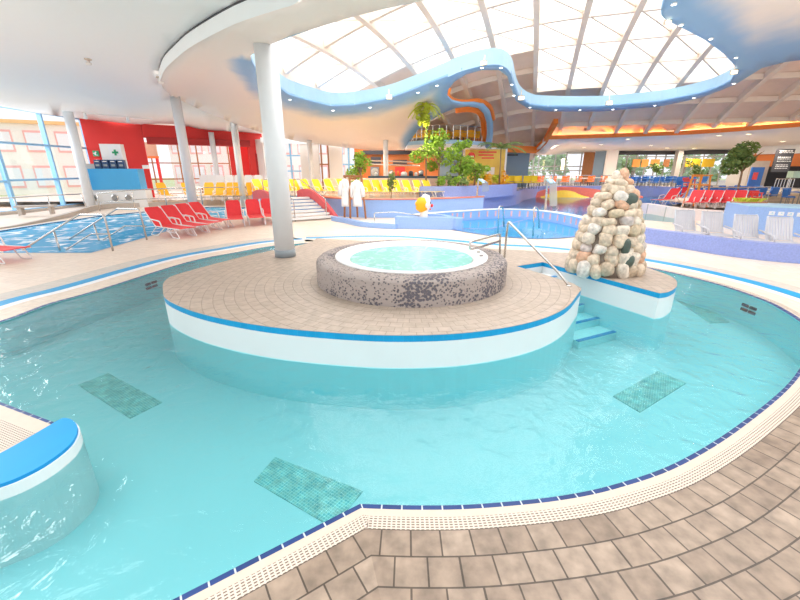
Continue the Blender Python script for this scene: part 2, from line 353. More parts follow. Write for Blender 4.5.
def offset(path, d, closed=False):              # offset to the left of travel
    out = []; L = len(path)
    if not closed and abs(d) > .25 and L > 8:       # drop points that fold over at an inner corner
        o = offset_raw(path, d); keep = []
        for i, q in enumerate(o):
            dm = min((q-v2(p)).length for p in path)
            keep.append(dm > abs(d)*.985)
        good = [i for i in range(L) if keep[i]]
        for i in range(L):
            if keep[i]: continue
            lo = max([g for g in good if g < i], default=None); hi = min([g for g in good if g > i], default=None)
            if lo is None: o[i] = o[hi].copy()
            elif hi is None: o[i] = o[lo].copy()
            else:
                X = isect(o[lo], o[lo]-o[max(lo-1, 0)], o[hi], o[min(hi+1, L-1)]-o[hi]) 
                o[i] = X if X is not None else o[lo].lerp(o[hi], .5)
        return o
    return offset_raw(path, d, closed)
def isect(p, d, q, e):
    den = d.x*e.y-d.y*e.x
    if abs(den) < 1e-5*d.length*e.length or d.length < 1e-6: return None
    t = ((q.x-p.x)*e.y-(q.y-p.y)*e.x)/den; X = p+d*t
    return X if (X-p).length < (q-p).length*1.5+.1 else None
def offset_raw(path, d, closed=False):
    out = []; L = len(path)
    for i, p in enumerate(path):
        a = path[i-1] if (i > 0 or closed) else p; b = path[(i+1) % L] if (i < L-1 or closed) else p
        t = v2(b)-v2(a)
        if t.length < 1e-6: t = Vector((1, 0, 0))
        t.normalize(); out.append(v2(p)+Vector((-t.y, t.x, 0))*d)
    return out
def strip(name, path, d0, d1, z, mat, closed=False, raw=False):
    OF = offset_raw if raw else offset
    A = OF(path, d0, closed); B = OF(path, d1, closed); n = len(path); Pb = [v2(p) for p in path]; S = [0]
    RA = offset_raw(path, d0, closed); RB = offset_raw(path, d1, closed)
    for i in range(1, n+1): S.append(S[-1]+(Pb[i % n]-Pb[i-1]).length)
    vs = [(p.x, p.y, z) for p in A]+[(p.x, p.y, z) for p in B]; fs = []; uv = []
    for i in range(n if closed else n-1):
        j = (i+1) % n; t = (Pb[j]-Pb[i]); t = t.normalized() if t.length > 1e-6 else Vector((1, 0, 0)); nn = Vector((-t.y, t.x, 0))
        fs.append((i, j, n+j, n+i))
        for k, arr, raw, d, si in ((i, A, RA, d0, S[i]), (j, A, RA, d0, S[i+1]), (j, B, RB, d1, S[i+1]), (i, B, RB, d1, S[i])):
            if (arr[k]-raw[k]).length > 1e-5: q = arr[k]-Pb[i]; uv.append((S[i]+q.dot(t), q.dot(nn)))
            else: uv.append((si, d))
    me = bpy.data.meshes.new(name); me.from_pydata(vs, [], fs); me.materials.append(M[mat])
    l = me.uv_layers.new(name='uv'); l.data.foreach_set('uv', [x for q in uv for x in q]); me.update()
    o = bpy.data.objects.new(name, me); C.objects.link(o); return o
def strip2(name, A, B, z0, z1, mat, closed=False, v0=0, v1=None):
    n = len(A); vs = []; s = 0; S = [0]
    for i in range(1, n+1): s += (v2(A[i % n])-v2(A[i-1])).length; S.append(s)
    if v1 is None: v1 = v0+(v2(A[0])-v2(B[0])).length+(abs(z1-z0) if z0 is not None else abs(A[0].z-B[0].z))
    for p in A: vs.append((p[0], p[1], z0 if z0 is not None else p[2]))
    for p in B: vs.append((p[0], p[1], z1 if z1 is not None else p[2]))
    fs = []; uv = []
    for i in range(n if closed else n-1):
        j = (i+1) % n; q = (i, j, n+j, n+i)
        a, b, c_ = [Vector(vs[k]) for k in q[:3]]
        u = [(S[i], v0), (S[i+1], v0), (S[i+1], v1), (S[i], v1)]
        fs.append(q); uv += u
    me = bpy.data.meshes.new(name); me.from_pydata(vs, [], fs); me.materials.append(M[mat] if isinstance(mat, str) else mat)
    l = me.uv_layers.new(name='uv'); l.data.foreach_set('uv', [x for q in uv for x in q]); me.update()
    o = bpy.data.objects.new(name, me); C.objects.link(o); return o
def flat(name, loops, z, mat, flip=False):
    L = [[Vector((p[0], p[1], 0)) for p in lp] for lp in loops]; allp = [p for lp in L for p in lp]
    tris = tessellate_polygon(L); vs = [(p.x, p.y, z(p) if callable(z) else z) for p in allp]; fs = []
    for t in tris:
        A, B, D_ = [allp[k] for k in t]
        fs.append(tuple(t) if (B-A).cross(D_-A).z > 0 else (t[0], t[2], t[1]))
    me = bpy.data.meshes.new(name); me.from_pydata(vs, [], fs); me.materials.append(M[mat]); me.update()
    o = bpy.data.objects.new(name, me); C.objects.link(o); return o
def inside(p, poly):
    x, y = p; c = False; n = len(poly)
    for i in range(n):
        x1, y1 = poly[i][:2]; x2, y2 = poly[i-1][:2]
        if (y1 > y) != (y2 > y) and x < (x2-x1)*(y-y1)/(y2-y1)+x1: c = not c
    return c
def pathlen(pts): return sum((Vector(pts[i+1])-Vector(pts[i])).length for i in range(len(pts)-1))
def wall(name, plan, z0, z1, th, mat, top=None, topmat=None, closed=False, kind='structure', parent=None):
    A = [v2(p) for p in plan]; B = offset(A, th, closed); n = len(A)
    mb = MB(); vs = []
    for P, z in ((A, z0), (A, z1), (B, z1), (B, z0)):
        for i, p in enumerate(P): vs.append((p.x, p.y, (z[i] if isinstance(z, (list, tuple)) else z)))
    fs = []
    for i in range(n if closed else n-1):
        j = (i+1) % n
        for k in range(4):
            fs.append((k*n+i, k*n+j, ((k+1) % 4)*n+j, ((k+1) % 4)*n+i))
    if not closed: fs += [(0, n, 2*n, 3*n), (3*n+n-1, 2*n+n-1, n+n-1, n-1)]
    mb.add(vs, fs); o = mb.build(name, mat, parent)
    if kind: o['kind'] = kind
    # uv along the run
    me = o.data; l = me.uv_layers.new(name='uv'); S = [0]
    for i in range(1, n+1): S.append(S[-1]+(A[i % n]-A[i-1]).length)
    for p in me.polygons:
        for li in p.loop_indices:
            vi = me.loops[li].vertex_index; l.data[li].uv = (S[vi % n], me.vertices[vi].co.z + (0 if vi//n in (0, 1) else .3))
    return o
# ------------------------------------------------------------------ MAIN POOL
near = [(-6.5, -1.2), (-3.2, .22), G(175, 600), G(360, 505)]
near2 = smooth_poly([G(360, 505), G(420, 506.5), G(480, 505), G(560, 497), G(620, 484), G(680, 462), G(740, 425), G(791, 382), (5.55, 4.72, 0), (6.2, 5.35, 0), G(778, 307.6), G(753, 296.5), G(715, 284), G(667, 272), (5.75, 9.75, 0), (5.2, 10.35, 0)], 6)
near1 = []
for i in range(3):
    for k in range(8 if i else 12): near1.append(v2(near[i]).lerp(v2(near[i+1]), k/(8 if i else 12)))
outer_r = near1+[v2(p) for p in near2]                          # from left-bottom round the right side to behind the stones
back_l = [v2(p) for p in smooth_poly([(-2.75, 12.95, 0), G(308, 243), (-4.0, 12.1, 0), G(240, 252), G(190, 262), G(100, 290), G(50, 304), G(0, 322), (-6.9, 4.9, 0), (-7.8, 4.3, 0)], 6)]
ISL = .44
def I(x, y): return G(x, y, ISL)
isl_front = smooth_poly([(-2.75, 12.95, 0), (-2.45, 11.4, 0), I(308, 243), I(250, 255), I(185, 272), (-4.16, 6.6, 0), I(163, 290), I(168, 300), I(200, 313), I(260, 325), I(330, 332), I(400, 335), I(470, 332), I(530, 322), I(565, 308), I(581, 290)], 6)
notch = [I(581, 288), I(572, 283), I(516, 266), I(543, 262)]
rockb = smooth_poly([I(660, 293), I(670, 291), I(677, 285), I(672, 277), (4.95, 7.5, 0), (4.75, 8.6, 0), (4.95, 9.5, 0), (5.2, 10.35, 0)], 6)
pen = [v2(p) for p in isl_front]+[v2(p) for p in notch]+[v2(p) for p in rockb]
def zneck(p):
    d = (5.2-p[0])*.311+(10.35-p[1])*.95; t = min(1, max(0, d/1.9)); return ISL*t*t*(3-2*t)
# water outline: outer_r, then the peninsula backwards, then back_l, then the left deck
left_deck = [(-7.8, 4.3), (-5.4, 4.05), G(0, 402), G(52, 422), G(60, 421), G(74, 428), G(78, 441), G(60, 462), G(30, 481), G(0, 496), (-3.9, 1.75), (-7.8, .5)]
left_deck = [v2(p) for p in left_deck]
wl = outer_r + pen[::-1] + back_l + left_deck[1:] + [v2((-7.8, -.9))]
w = flat('pool_water', [wl], -.015, 'water'); tag(w, 'turquoise rippling water of the large curved pool around the tiled island', 'water', kind='stuff')
bas = flat('pool_floor', [[(-9, -3), (9, -3), (9, 14), (-9, 14)]], -.6, 'basin'); struct(bas)
for nm, pth in (('pool_wall_right', outer_r), ('pool_wall_back', back_l)):
    struct(strip2(nm, pth, pth, -.6, .0, 'basinw'))
def isle_side(nm, path, z0f, z1f, mat, out):
    P = offset(path, out); n = len(P)
    A = [Vector((p.x, p.y, z0f(q))) for p, q in zip(P, path)]; B = [Vector((p.x, p.y, z1f(q))) for p, q in zip(P, path)]
    return struct(strip2(nm, A, B, None, None, mat, v0=0, v1=.12))
isle_side('island_wall', pen, lambda p: -.6, lambda p: 0.0, 'basinw', 0)
isle_side('island_wall_white', pen, lambda p: 0.0, lambda p: zneck(p)-.09, 'pwhite', 0)
isle_side('island_blue_band', pen, lambda p: zneck(p)-.092, lambda p: zneck(p)-.004, 'bstripe', 0)
# island top: bands concentric with the spa so that the tiles run round it
SC = Vector((.2, 6.82, 0)); SR = 1.68
pts2 = [(p.x, p.y) for p in pen]; nb = len(pts2)
verts = [Vector(p) for p in pts2]; 
for gx in np.arange(-4.2, 5.6, .22):
    for gy in np.arange(4, 13, .22):
        if inside((gx, gy), pts2) and min((Vector((gx, gy))-v).length for v in verts[:nb]) > .1: verts.append(Vector((gx, gy)))
res = delaunay_2d_cdt(verts, [(i, (i+1) % nb) for i in range(nb)], [], 0, 1e-5)
vv, ff = res[0], res[2]; fs = []
for f in ff:
    cx = sum(vv[k].x for k in f)/3; cy = sum(vv[k].y for k in f)/3
    if inside((cx, cy), pts2): fs.append(f)
me = bpy.data.meshes.new('island_floor'); me.from_pydata([(v.x, v.y, zneck(v)) for v in vv], [], fs); me.materials.append(M['island'])
l = me.uv_layers.new(name='uv')
for p in me.polygons:
    cx = sum(me.vertices[i].co.x for i in p.vertices)/3-SC.x; 
    cy = sum(me.vertices[i].co.y for i in p.vertices)/3-SC.y; ac = math.atan2(cy, cx)
    for li in p.loop_indices:
        q = me.vertices[me.loops[li].vertex_index].co; a = math.atan2(q.y-SC.y, q.x-SC.x)
        while a-ac > math.pi: a -= 2*math.pi
        while a-ac < -math.pi: a += 2*math.pi
        rr = math.hypot(q.x-SC.x, q.y-SC.y); l.data[li].uv = (a*2.8, rr)
me.update(); o = bpy.data.objects.new('island_floor', me); C.objects.link(o); struct(o)
# thin lip of the island floor over the blue band
isle_side('island_edge', pen, lambda p: zneck(p)-.006, lambda p: zneck(p)+.001, 'coping', -.004)
# steps into the pool inside the notch
n0 = (v2(notch[2])+v2(notch[3]))/2; n1 = (v2(notch[0])+v2(I(655, 291)))/2; nd = (n1-n0).normalized(); ns = Vector((-nd.y, nd.x, 0))
st = thing('pool_steps', 'white underwater steps with blue edges between island and stone tower', 'steps', (n0.x, n0.y, -.6), math.atan2(nd.y, nd.x))
zs = [.22, .02, -.16, -.32, -.46]
for k, z in enumerate(zs):
    a = .04+k*.36; wdt = .5+k*.19
    wd0 = (v2(notch[3])-v2(notch[2])).length; wdn = 1.55
    y0 = -.40-.03*k; y1 = .40+.13*k
    mb = MB().box((a+.18, (y0+y1)/2, (z+.6)/2), (.36, y1-y0, z+.6)); sp_ = mb.build('step', 'pwhite' if z > 0 else 'basinw', st)
    MB().box((a+.325, (y0+y1)/2, z+.6+.004), (.07, y1-y0, .01)).build('blue_nosing', 'nosing', sp_)
# deck bands around the pool
def band(nm, pth, d0, d1, mat, z=.0, side=-1): return struct(strip(nm, pth, side*d0, side*d1, z, mat))
for nm, d0, d1, mat in (('navy_tile_line', -.01, .028, 'dkblue'), ('pool_coping', .028, .09, 'coping'), ('drain_grille', .09, .19, 'grate'), ('brown_tile_border', .335, .895, 'brown')):
    band(nm, outer_r[:], d0, d1, mat) if nm != 'brown_tile_border' else None
# rows of brown tiles only on the near side; cream tiles and the blue stripe on the far side
split = min(range(len(outer_r)), key=lambda i: (outer_r[i]-Vector((5.9, 5.0, 0))).length)
nearp = outer_r[:split+1]; farp = outer_r[split:]
cor = v2(near2[0]); tl_ = (cor-v2(near1[-2])).normalized(); tr_ = (v2(near2[2])-cor).normalized(); mit = (tl_+tr_).normalized()
pL = near1+[cor+tl_*k*.2 for k in range(0, 12)]; ext = [cor-tr_*k*.2 for k in range(11, 0, -1)]
right_part = [p for p in nearp[len(near1):]]; pR = ext+right_part
def clipped(nm, d0, d1, mat, z):
    for pth, keep_sign in ((pL, -1), (pR, 1)):
        o = strip(nm, pth, -d0, -d1, z, mat, raw=True); struct(o); bm = bmesh.new(); bm.from_mesh(o.data)
        bmesh.ops.bisect_plane(bm, geom=bm.verts[:]+bm.edges[:]+bm.faces[:], plane_co=cor, plane_no=mit, clear_outer=keep_sign < 0, clear_inner=keep_sign > 0)
        bm.to_mesh(o.data); bm.free(); o.data.update()
clipped('brown_tile_border', .19, .95, 'brown', 0); clipped('dark_tile_line', .95, .985, 'brown', 0); clipped('sand_tile_floor', .985, 3.5, 'sand', -.002)
band('cream_tile_border', farp, .19, .70, 'decktan'); band('white_line', farp, .58, .76, 'white', .001); band('blue_line', farp, .76, 1.08, 'bstripe', .002); band('navy_tile_line', farp, -.015, .065, 'dkblue', .002); band('grey_tile_border', farp, 1.08, 1.5, 'deckgrey', .001)
for nm, d0, d1, mat, z in (('navy_tile_line', -.015, .06, 'dkblue', .001), ('cream_tile_border', .04, .58, 'decktan', 0), ('white_line', .58, .76, 'white', .001), ('blue_line', .76, 1.06, 'bstripe', .002), ('grey_tile_border', 1.06, 1.6, 'deckgrey', .001)):
    band(nm, back_l, d0, d1, mat, z)
# stripe behind the neck of the peninsula
nk = [v2(p) for p in smooth_poly([offset(farp, -.70)[-1], (4.3, 11.75, 0), (3.1, 12.1, 0), (1.5, 13.0, 0), (0, 13.65, 0), (-1.4, 13.75, 0), offset(back_l, -.70)[0]], 6)]
for nm, d0, d1, mat, z in (('cream_tile_border', -.5, -.12, 'decktan', .0), ('white_line', -.12, .06, 'white', .003), ('blue_line', .06, .36, 'bstripe', .004), ('grey_tile_border', .36, .8, 'deckgrey', .001)):
    band(nm, nk, d0, d1, mat, z)
# main deck with the pool cut out
chp = [v2(p) for p in [G(-120, 252), G(92, 252), G(154, 234), G(190, 224), G(262, 213), G(262, 207.5), G(180, 207), G(152, 211), G(100, 216), G(80, 219), G(50, 223), G(0, 231), G(-60, 240)]]
hole = outer_r + back_l + [v2((-7.8, -1.2))]
struct(flat('floor', [[(-32, -1.6), (-7.8, -1.6), (9.6, -1.6), (50, -1.6), (50, 60), (-32, 60)], hole[::-1], chp], -.004, 'deck'))
# left deck tongue with grille and blue mat
ld = left_deck[:3]+[v2(G(52, 422)), v2(G(60, 426)), v2(G(0, 470)), (-3.6, 1.9), (-7.8, .9)]
ld = [v2(p) for p in ld]
struct(MB().prism(ld, -.6, -.001).build('deck_tongue', 'coping'))
el = [v2(p) for p in (( -7.8, 4.3), (-5.4, 4.05), G(0, 402), G(56, 423))]
e2 = [];
for i in range(3):
    for k in range(6): e2.append(el[i].lerp(el[i+1], k/6))
e2.append(el[3])
for nm, d0, d1, mat in (('navy_tile_line', 0, .03, 'dkblue'), ('pool_coping', .03, .16, 'coping'), ('drain_grille', .16, .9, 'grate')):
    struct(strip(nm, e2, -d0, -d1, .001, mat))
mt = thing('blue_mat', 'bright blue rounded mat on white curved plinth at left pool edge', 'mat', (-3.3, 2.7, 0))
mo = smooth_poly([G(-60, 487, .1), G(0, 455, .1), G(28, 439.5, .1), G(56, 423, .1), G(64, 419.5, .1), G(72, 421, .1), G(77.5, 427, .1), G(76.5, 436, .1), G(68, 448, .1), G(47, 464, .1), G(23, 477, .1), G(0, 486, .1), G(-60, 505, .1)], 5)
MB().prism(mo, .085, .115).build('mat_top', 'mat', mt, world=True)
MB().prism(offset([v2(p) for p in mo], .012, True), -.6, .085).build('plinth', 'pwhite', mt, world=True)
# mosaic panels on the pool floor, wall jets
for lab, q in (('left green mosaic panel on the pool floor, left of the island', ((78, 385), (108, 373), (162, 402), (130, 418))), ('green mosaic panel on the pool floor nearest the front edge corner', ((254, 481), (275, 457), (363, 491), (332, 527))),
               ('green mosaic panel on the pool floor in front of the stone tower', ((613, 396), (658, 371), (686, 383), (640, 412))), ('green mosaic panel on the pool floor right of the stone tower', ((677, 300), (696, 300), (730, 322), (710, 323)))):
    tag(MB().prism([G(*p, z=-.59) for p in q], -.6, -.59).build('floor_panel', 'panel'), lab, 'mosaic panel', 'green mosaic panels on the pool floor')
def jets(path, px, lab):
    a = G(*px, z=0); i = min(range(len(path)), key=lambda k: (path[k]-v2(a)).length); p = path[i]; t = (path[min(i+1, len(path)-1)]-path[i-1]).normalized()
    r = thing('jet_grille', lab, 'grille', (p.x, p.y, -.3), math.atan2(t.y, t.x), 'pairs of wall jets under water')
    for dx in (-.09, .09):
        for dz in (0, .09): MB().box((dx, 0, dz), (.14, .05, .05)).build('slot', 'dark', r)
jets(back_l, (138, 276), 'dark wall grille under water below the left deck'); jets(farp, (753, 297), 'dark wall grille under water at the right pool edge')
# ------------------------------------------------------------------ WHIRLPOOL
sp0 = thing('whirlpool', 'round whirlpool with porous grey concrete rim on the tiled island', 'whirlpool', (SC.x, SC.y, ISL))
MB().lathe([(SR, 0), (SR, .34), (SR-.012, .365), (SR-.05, .40), (SR-.12, .41), (SR-.34, .41), (SR-.34, .2)], n=96, cap=False).build('concrete_rim', 'pore', sp0, smooth=True)
rim = MB().lathe([(1.35, .38), (1.35, .425), (1.31, .43), (1.16, .405), (1.12, .38), (1.08, .31), (1.05, .26)], n=96, cap=False).build('white_basin', 'white', sp0, smooth=True)
MB().lathe([(1.10, .30), (1.04, .16), (.9, .1), (0, .1)], n=64, cap=False).build('basin_floor', 'basin', sp0, smooth=True)
wb = MB().lathe([(0, .36), (.6, .362), (1.09, .36)], n=64, cap=False).build('bubbling_water', 'bubbles', sp0, smooth=True); wb['label'] = 'bubbling turquoise water'
for k in range(3):
    a = -.15+k*.25; MB().lathe([(.035, .425), (.03, .44), (0, .442)], (1.24*math.cos(a), 1.24*math.sin(a), 0), 12).build('air_button', 'steel', sp0)
def arc(c, r, a0, a1, ax, ay, n=8):
    c = Vector(c); ax = Vector(ax); ay = Vector(ay); return [c+ax*r*math.cos(a0+(a1-a0)*k/n)+ay*r*math.sin(a0+(a1-a0)*k/n) for k in range(n+1)]
def bendpath(pts, r=.08, n=5):
    P = [Vector(p) for p in pts]; out = [P[0]]
    for i in range(1, len(P)-1):
        a = (P[i-1]-P[i]); b = (P[i+1]-P[i]); rr = min(r, a.length*.45, b.length*.45); p0 = P[i]+a.normalized()*rr; p2 = P[i]+b.normalized()*rr
        for k in range(n+1):
            t = k/n; out.append(p0*(1-t)**2+P[i]*2*t*(1-t)+p2*t*t)
    out.append(P[-1]); return out
# loop rail on the whirlpool rim: from photo (498,252) up to (498,233), loop to (470,246)
Y1 = 7.35
hr = thing('grab_rail', 'small looped steel grab rail on the whirlpool rim', 'handrail', V(500, 254, Y1))
a = V(500, 255, Y1); b = V(500, 234, Y1); c_ = V(470, 242, Y1-.75); d_ = V(470, 250, Y1-.75); e_ = V(500, 241, Y1)
MB().tube(bendpath([a, b, c_, d_, e_], .05), .02, 10).build('rail', 'steel', hr, True, True)
MB().lathe([(.045, 0), (.045, .012), (.02, .02)], tuple(a), 14).build('flange', 'steel', hr, True, True)
hr = thing('stair_rail', 'tall sloping steel handrail beside the whirlpool on the island', 'handrail', G(503, 265, ISL))
a = Vector((2.10, 7.62, ISL)); b = V(508, 221, 7.5); c_ = V(558, 272, 6.42); d_ = G(569, 286, ISL); d_.z = ISL; 
MB().tube(bendpath([a, b, b.lerp(c_, .12), c_, d_], .07), .021, 10).build('rail', 'steel', hr, True, True)
for p in (a, d_): MB().lathe([(.05, 0), (.05, .012), (.022, .02)], tuple(p), 14).build('flange', 'steel', hr, True, True)
# ------------------------------------------------------------------ STONE TOWER
tc = Vector((3.93, 7.22, ISL)); tw = thing('stone_tower', 'tapering tower of rounded field stones on the small tiled plinth by the pool', 'stone tower', tc)
def prof(t): return float(np.interp(t, [0, .2, .4, .6, .75, .88, 1], [.77, .68, .60, .50, .40, .27, .08]))   # radius over relative height
TH = 1.82
MB().lathe([(max(.02, prof(i/14)*.86-.03), TH*i/14*.98) for i in range(15)], n=24, sx=.92, sy=.8).build('mortar_core', 'mortar', tw, True)
st = MB(); dk = []
rows = 11; z = 0
for rI in range(rows):
    hgt = [.23, .20, .18, .18, .17, .16, .16, .15, .15, .13, .11][rI]; t = (z+hgt/2)/TH; rad = max(.05, prof(t)-.09); per = 2*math.pi*rad*.86; n = max(4, int(per/(.205)))
    for k in range(n):
        a = 2*math.pi*(k+R.uniform(-.18, .18)+.5*(rI % 2))/n; w_ = per/n*.70; hh = hgt*R.uniform(.62, .78); tilt = R.uniform(-.4, .4)
        cen = Vector((rad*.92*math.cos(a), rad*.74*math.sin(a), z+hgt/2+R.uniform(-.025, .025)))
        # a lumpy rounded stone
        sm = MB(); sm.ball((0, 0, 0), 1, 12, 8); e = R.uniform(.62, .9); q = []
        off = [Vector((R.gauss(0, 1), R.gauss(0, 1), R.gauss(0, 1))).normalized() for _ in range(8)]; am = [R.uniform(-.30, .10) for _ in range(8)]
        for p in sm.v:
            p = Vector(p); p = Vector([math.copysign(abs(x)**e, x) for x in p]); g = 1+sum(m_*max(0, p.normalized().dot(o_))**3 for o_, m_ in zip(off, am)); p = p*g
            p = Vector((p.x*.13, p.y*w_*.9, p.z*hh)); p = Matrix.Rotation(tilt, 4, 'X') @ p; q.append(Matrix.Rotation(a, 4, 'Z') @ p + cen)
        px_ = tc+cen; dark = (rI, k) in ()
        st.add(q, sm.f)
    z += hgt*.93
ZT = z
for cx, cz, s in ((-.07, .03, .10), (.06, .05, .12), (.0, -.06, .13)):
    sm = MB().ball((0, 0, 0), 1, 12, 8); st.add([Vector((p[0]*s*.75+cx, p[1]*s*.8, p[2]*s*1.25+ZT+cz)) for p in sm.v], sm.f)
st.build('field_stones', 'stone', tw, True)
def face_stone(px, py, rx, rz, tilt):
    best = None
    for k in range(60):                        # walk along the ray until it meets the tower
        Y = 6.0+k*.03; p = V(px, py, Y)-tc; t = p.z/TH
        if 0 <= t < 1 and math.hypot(p.x/.92, p.y/.8) < prof(t)-.02: best = p; break
    if best is None: return
    sm = MB().ball((0, 0, 0), 1, 12, 8); T = Matrix.Rotation(tilt, 4, 'Y')
    o = MB().add([T @ Vector((math.copysign(abs(p[0])**.8, p[0])*rx, p[1]*.07, math.copysign(abs(p[2])**.8, p[2])*rz))+best for p in sm.v], sm.f).build('dark_stone', 'dstone', tw, True); o['label'] = 'dark green stone'
face_stone(626, 247, .075, .15, .05); face_stone(628, 261, .11, .12, .2); face_stone(631, 200, .11, .12, .5); face_stone(641, 207, .09, .10, -.5)
# ------------------------------------------------------------------ COLUMNS
def column(plan, z0, z1, r, label, base=False):
    t = thing('column', label, 'column', (plan[0], plan[1], z0), 0, 'round white columns')
    MB().lathe([(r, 0), (r, z1-z0)], n=32).build('shaft', 'column', t, True)
    if base:
        MB().lathe([(r+.012, 0), (r+.012, .16), (r, .165)], n=32).build('grey_base_ring', 'grey', t, True)
    return t
c0 = I(283, 258); column((c0.x, c0.y+.2), ISL, 4.75, .215, 'large round white column standing on the island beside the whirlpool', True)
c0 = G(196, 221); column(c0, 0, 5.4, .20, 'round white column standing behind the row of four red loungers')
c0 = G(92, 209); column(c0, 0, 6.0, .25, 'round white column in front of the blue framed windows at left')
c0 = V(243, 197, 26); column(c0, .0, 5.1, .20, 'round white column in front of the red doorway wall, right of the opening')
c0 = V(220, 195, 31); column(c0, .3, 4.9, .19, 'farther round white column in the middle of the red doorway opening')
c0 = V(312, 180, 29.5); column(c0, .3, 4.5, .17, 'slim white column beside the blue framed window in the back wall')
c0 = V(386, 178, 27); column(c0, 1.0, 4.1, .16, 'slim white column in front of the orange bar')
# ------------------------------------------------------------------ CEILINGS
def rbf(ctrl):
    P = np.array([(c[0]/100, c[1]/100) for c in ctrl]); q = np.array([c[2] for c in ctrl]); n = len(P)
    d = np.linalg.norm(P[:, None]-P[None], axis=2); K = np.where(d > 0, d*d*np.log(d+1e-12), 0)+np.eye(n)*1e-4
    A = np.zeros((n+3, n+3)); A[:n, :n] = K; A[:n, n] = A[n, :n] = 1; A[:n, n+1:] = P; A[n+1:, :n] = P.T
    w = np.linalg.solve(A, np.concatenate([q, np.zeros(3)]))
    def f(x, y):
        r = np.hypot(P[:, 0]-x/100, P[:, 1]-y/100); k = np.where(r > 0, r*r*np.log(r+1e-12), 0); return float(k @ w[:n]+w[n]+w[n+1]*x/100+w[n+2]*y/100)
    return f
def tray(px, py, Y): return Y/ray(px, py).y
def dens(pts, step, closed=True):
    out = []; L = len(pts)
    for i in range(L if closed else L-1):
        a = pts[i]; b = pts[(i+1) % L]; n = max(1, int(math.dist(a[:2], b[:2])/step))
        for k in range(n): out.append((a[0]+(b[0]-a[0])*k/n, a[1]+(b[1]-a[1])*k/n))
    return out
def surf(name, outer, holes, ctrl, mat, grid, thick, attr=None):
    f = rbf([(x, y, 1/tray(x, y, Y)) for x, y, Y in ctrl])
    loops = [dens(l_, grid*.5) for l_ in [outer]+holes]; verts = []; edges = []
    for lp in loops:
        o = len(verts); verts += [Vector(p) for p in lp]; edges += [(o+i, o+(i+1) % len(lp)) for i in range(len(lp))]
    bnd = np.array([tuple(v) for v in verts])
    xs = [p[0] for p in loops[0]]; ys = [p[1] for p in loops[0]]
    for gx in np.arange(min(xs), max(xs), grid):
        for gy in np.arange(min(ys), max(ys), grid):
            if inside((gx, gy), loops[0]) and not any(inside((gx, gy), h) for h in loops[1:]) and np.min(np.hypot(bnd[:, 0]-gx, bnd[:, 1]-gy)) > grid*.35: verts.append(Vector((gx, gy)))
    r = delaunay_2d_cdt(verts, edges, [], 0, 1e-4); vv, ff = r[0], r[2]; fs = []
    for t in ff:
        c = (sum(vv[k].x for k in t)/3, sum(vv[k].y for k in t)/3)
        if inside(c, loops[0]) and not any(inside(c, h) for h in loops[1:]): fs.append(tuple(t))
    co_ = [Vector((0, 0, H))+ray(v.x, v.y)/max(f(v.x, v.y), .012) for v in vv]
    me = bpy.data.meshes.new(name); me.from_pydata([tuple(p) for p in co_], [], fs); me.materials.append(M[mat])
    if attr:
        at = me.attributes.new('blue', 'FLOAT', 'POINT')
        for i, v in enumerate(vv): at.data[i].value = attr(v, co_[i])
    bm = bmesh.new(); bm.from_mesh(me); bmesh.ops.recalc_face_normals(bm, faces=bm.faces)
    if sum(fc.normal.z*fc.calc_area() for fc in bm.faces) > 0: bmesh.ops.reverse_faces(bm, faces=bm.faces)
    bm.to_mesh(me); bm.free()
    me.polygons.foreach_set('use_smooth', [True]*len(me.polygons)); me.update()
    o = bpy.data.objects.new(name, me); C.objects.link(o)
    if thick: s_ = o.modifiers.new('thickness', 'SOLIDIFY'); s_.thickness = thick; s_.offset = -1
    return struct(o), f
def Yz(px, py, z): r = ray(px, py); return r.y*(z-H)/r.z
Barc = [(330, -60), (320, -25), (300, 2), (280, 10), (238, 24), (196, 45), (176, 60), (166, 70), (161, 82)]
zB = [4.55, 4.55, 4.56, 4.58, 4.60, 4.68, 4.74, 4.78, 4.82]
BarcY = [tuple(p) for p in smooth_poly([(x, y, Yz(x, y, z)) for (x, y), z in zip(Barc, zB)], 4)]
low = [(165, 91, 15), (178, 99, 19), (205, 112, 22.5), (235, 124, 26), (265, 134, 29), (300, 142, 31), (340, 147, 31), (372, 150.5, 30), (404, 150, 28.8)]
bal = [(409, 142, 28.3), (418, 130, 27), (430, 121, 26), (442, 113.5, 25), (456, 108, 24.5), (468, 106.5, 24.5), (478, 108, 25), (484, 114, 26), (487, 124, 27), (487, 135, 28), (485, 148, 28.8)]
tong = [(491, 149, 28.8), (493, 135, 28), (493, 122, 27), (490, 111, 26), (484, 104.5, 25), (474, 103.5, 24.3), (462, 104, 23.8), (452, 102, 23), (447, 97, 22.3), (448, 90, 21.8), (454, 82, 21), (466, 74.5, 20), (482, 70, 19.3), (499, 70, 19.5), (507, 76, 20.5), (511, 88, 22.5), (516, 101, 24.3), (528, 108.5, 25.5), (548, 111.5, 26), (600, 111.5, 26), (660, 106.5, 25), (700, 98, 23), (722, 90, 21.5), (738, 83, 20.3), (762, 68, 18.5), (785, 62, 17.7), (830, 57, 17), (900, 50, 16.5), (900, -70, 9.5)]
